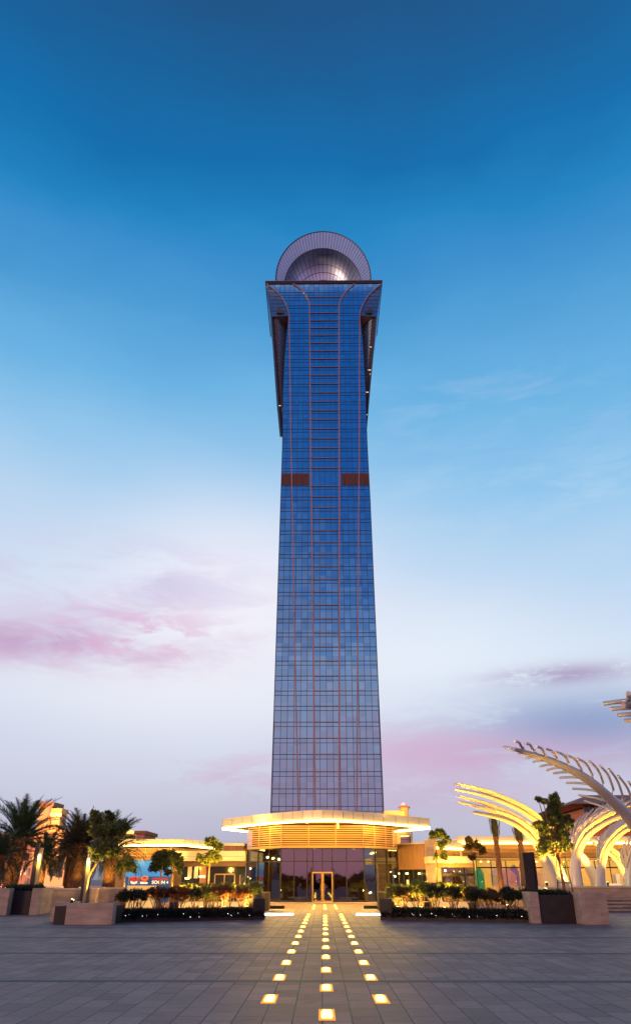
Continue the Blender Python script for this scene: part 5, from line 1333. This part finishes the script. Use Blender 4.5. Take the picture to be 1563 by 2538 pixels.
arch(va, [(1075, 1690), (1062, 1560), (1060, 1450), (1085, 1320), (1150, 1215), (1260, 1130), (1400, 1065), (1560, 1020)], 50, 50, .44, .12, ((-.9, .28), (0.1, .50), (.9, .72)), 10)
m = MB(); m.prism([(12.6, 49.2), (16.2, 49.2), (16.2, 50.8), (12.6, 50.8)], 1.0, 1.25); m.build('foot', M_WHITE, va)
vb = thing('frond_canopy', 'middle white frond whose long limbs arch left, behind the front one', 'sculpture', (15, 54, 0), GR)
arch(vb, [(985, 1660), (950, 1560), (900, 1440), (840, 1340), (760, 1240), (640, 1135), (480, 1050), (300, 985), (110, 938)], 54, 52, .42, .09, ((-.8, .10), (.8, .22)), 14)
arch(vb, [(1265, 1650), (1262, 1560), (1268, 1470), (1300, 1350), (1370, 1245), (1470, 1165), (1600, 1110)], 55, 55, .40, .12, ((-.8, .25), (.6, .45)), 10)
vc = thing('frond_canopy', 'rear white frond with the highest left reaching lit limb', 'sculpture', (17, 58, 0), GR)
arch(vc, [(1250, 1650), (1205, 1540), (1150, 1430), (1060, 1330), (930, 1230), (780, 1120), (620, 1010), (420, 920), (250, 868), (90, 838)], 60, 55, .42, .09, ((-.8, .12), (.8, .25)), 15)
arch(vc, [(1490, 1640), (1488, 1540), (1500, 1430), (1540, 1330), (1620, 1250)], 60, 60, .38, .14, ((-.8, .25), (.8, .45)), 8)
vd = thing('frond_canopy', 'farthest white frond at the right edge beside the white counter', 'sculpture', (22, 62, 0), GR)
arch(vd, [(1500, 1645), (1470, 1560), (1430, 1470), (1370, 1390), (1290, 1320), (1200, 1270)], 63, 62, .36, .10, ((-.6, .2), (.8, .4)), 9)
for lab, loc, tgt, e in (('floodlight washing the front white frond from below', (13.0, 47.6, 1.25), P(*z7(700, 1200), 48), 900), ('floodlight under the front frond limb arching right', (16.8, 48.4, 1.25), P(*z7(1250, 1100), 50), 1700),
                         ('floodlight under the middle white frond', (16.6, 52.5, 1.25), P(*z7(900, 1350), 54), 900), ('floodlight under the right limb of the middle frond', (20, 53, 1.25), P(*z7(1400, 1200), 55), 1700),
                         ('floodlight under the rear white frond', (19.4, 57.5, 1.25), P(*z7(1000, 1250), 58), 1000), ('floodlight beside the farthest white frond', (23, 60, 1.25), P(*z7(1420, 1350), 62), 900),
                         ('floodlight aimed along the high left reaching limb', (13.4, 52, 1.25), P(*z7(500, 960), 56), 1500), ('floodlight aimed at the tips of the left limbs', (10.6, 47.5, .1), P(*z7(350, 1020), 48), 700)):
    uplight(lab, loc, tgt, e*1.6, 'floodlights under the white fronds', (1, .57, .06), 1.7)
# white counter on the terrace
wc = thing('white_counter', 'glowing white stepped counter on the terrace at right', 'counter', (21, 58, 1.2))
a, b_ = P(*z7(1316, 1650), 58), P(*z7(1450, 1650), 58); zt = P(*z7(1380, 1600), 58).z; zt2 = P(*z7(1380, 1522), 58).z
m = MB(); m.box(a.x, b_.x, 58, 59, 1.18, zt); o = m.build('counter_base', M_WHITE, wc); bv = o.modifiers.new('bevel', 'BEVEL'); bv.width = .1; bv.segments = 3
m = MB(); m.box(a.x+.9, b_.x, 58.3, 59, zt+.002, zt2); m.build('counter_back', M_WHITE, wc)
lamp(wc, 'POINT', (a.x+.6, 56.6, 2.4), 160, (1, .75, .35), .2)

# the dark belt of trees across the plaza, behind the viewpoint; the pavilion glass mirrors it
random.seed(77)
lb_ = [((x, -34+random.uniform(-3, 3), 1.2+random.uniform(-.2, .2)), (2.4, 1.2, 1.5+random.uniform(-.2, .3))) for x in range(-46, 47, 3)]
o = crown_mesh(lb_, 22000, 0.7).build('tree_belt', L_DARKL, None, recalc=False); tag(o, 'dark belt of trees across the plaza facing the pavilion', 'tree belt', kind='stuff')
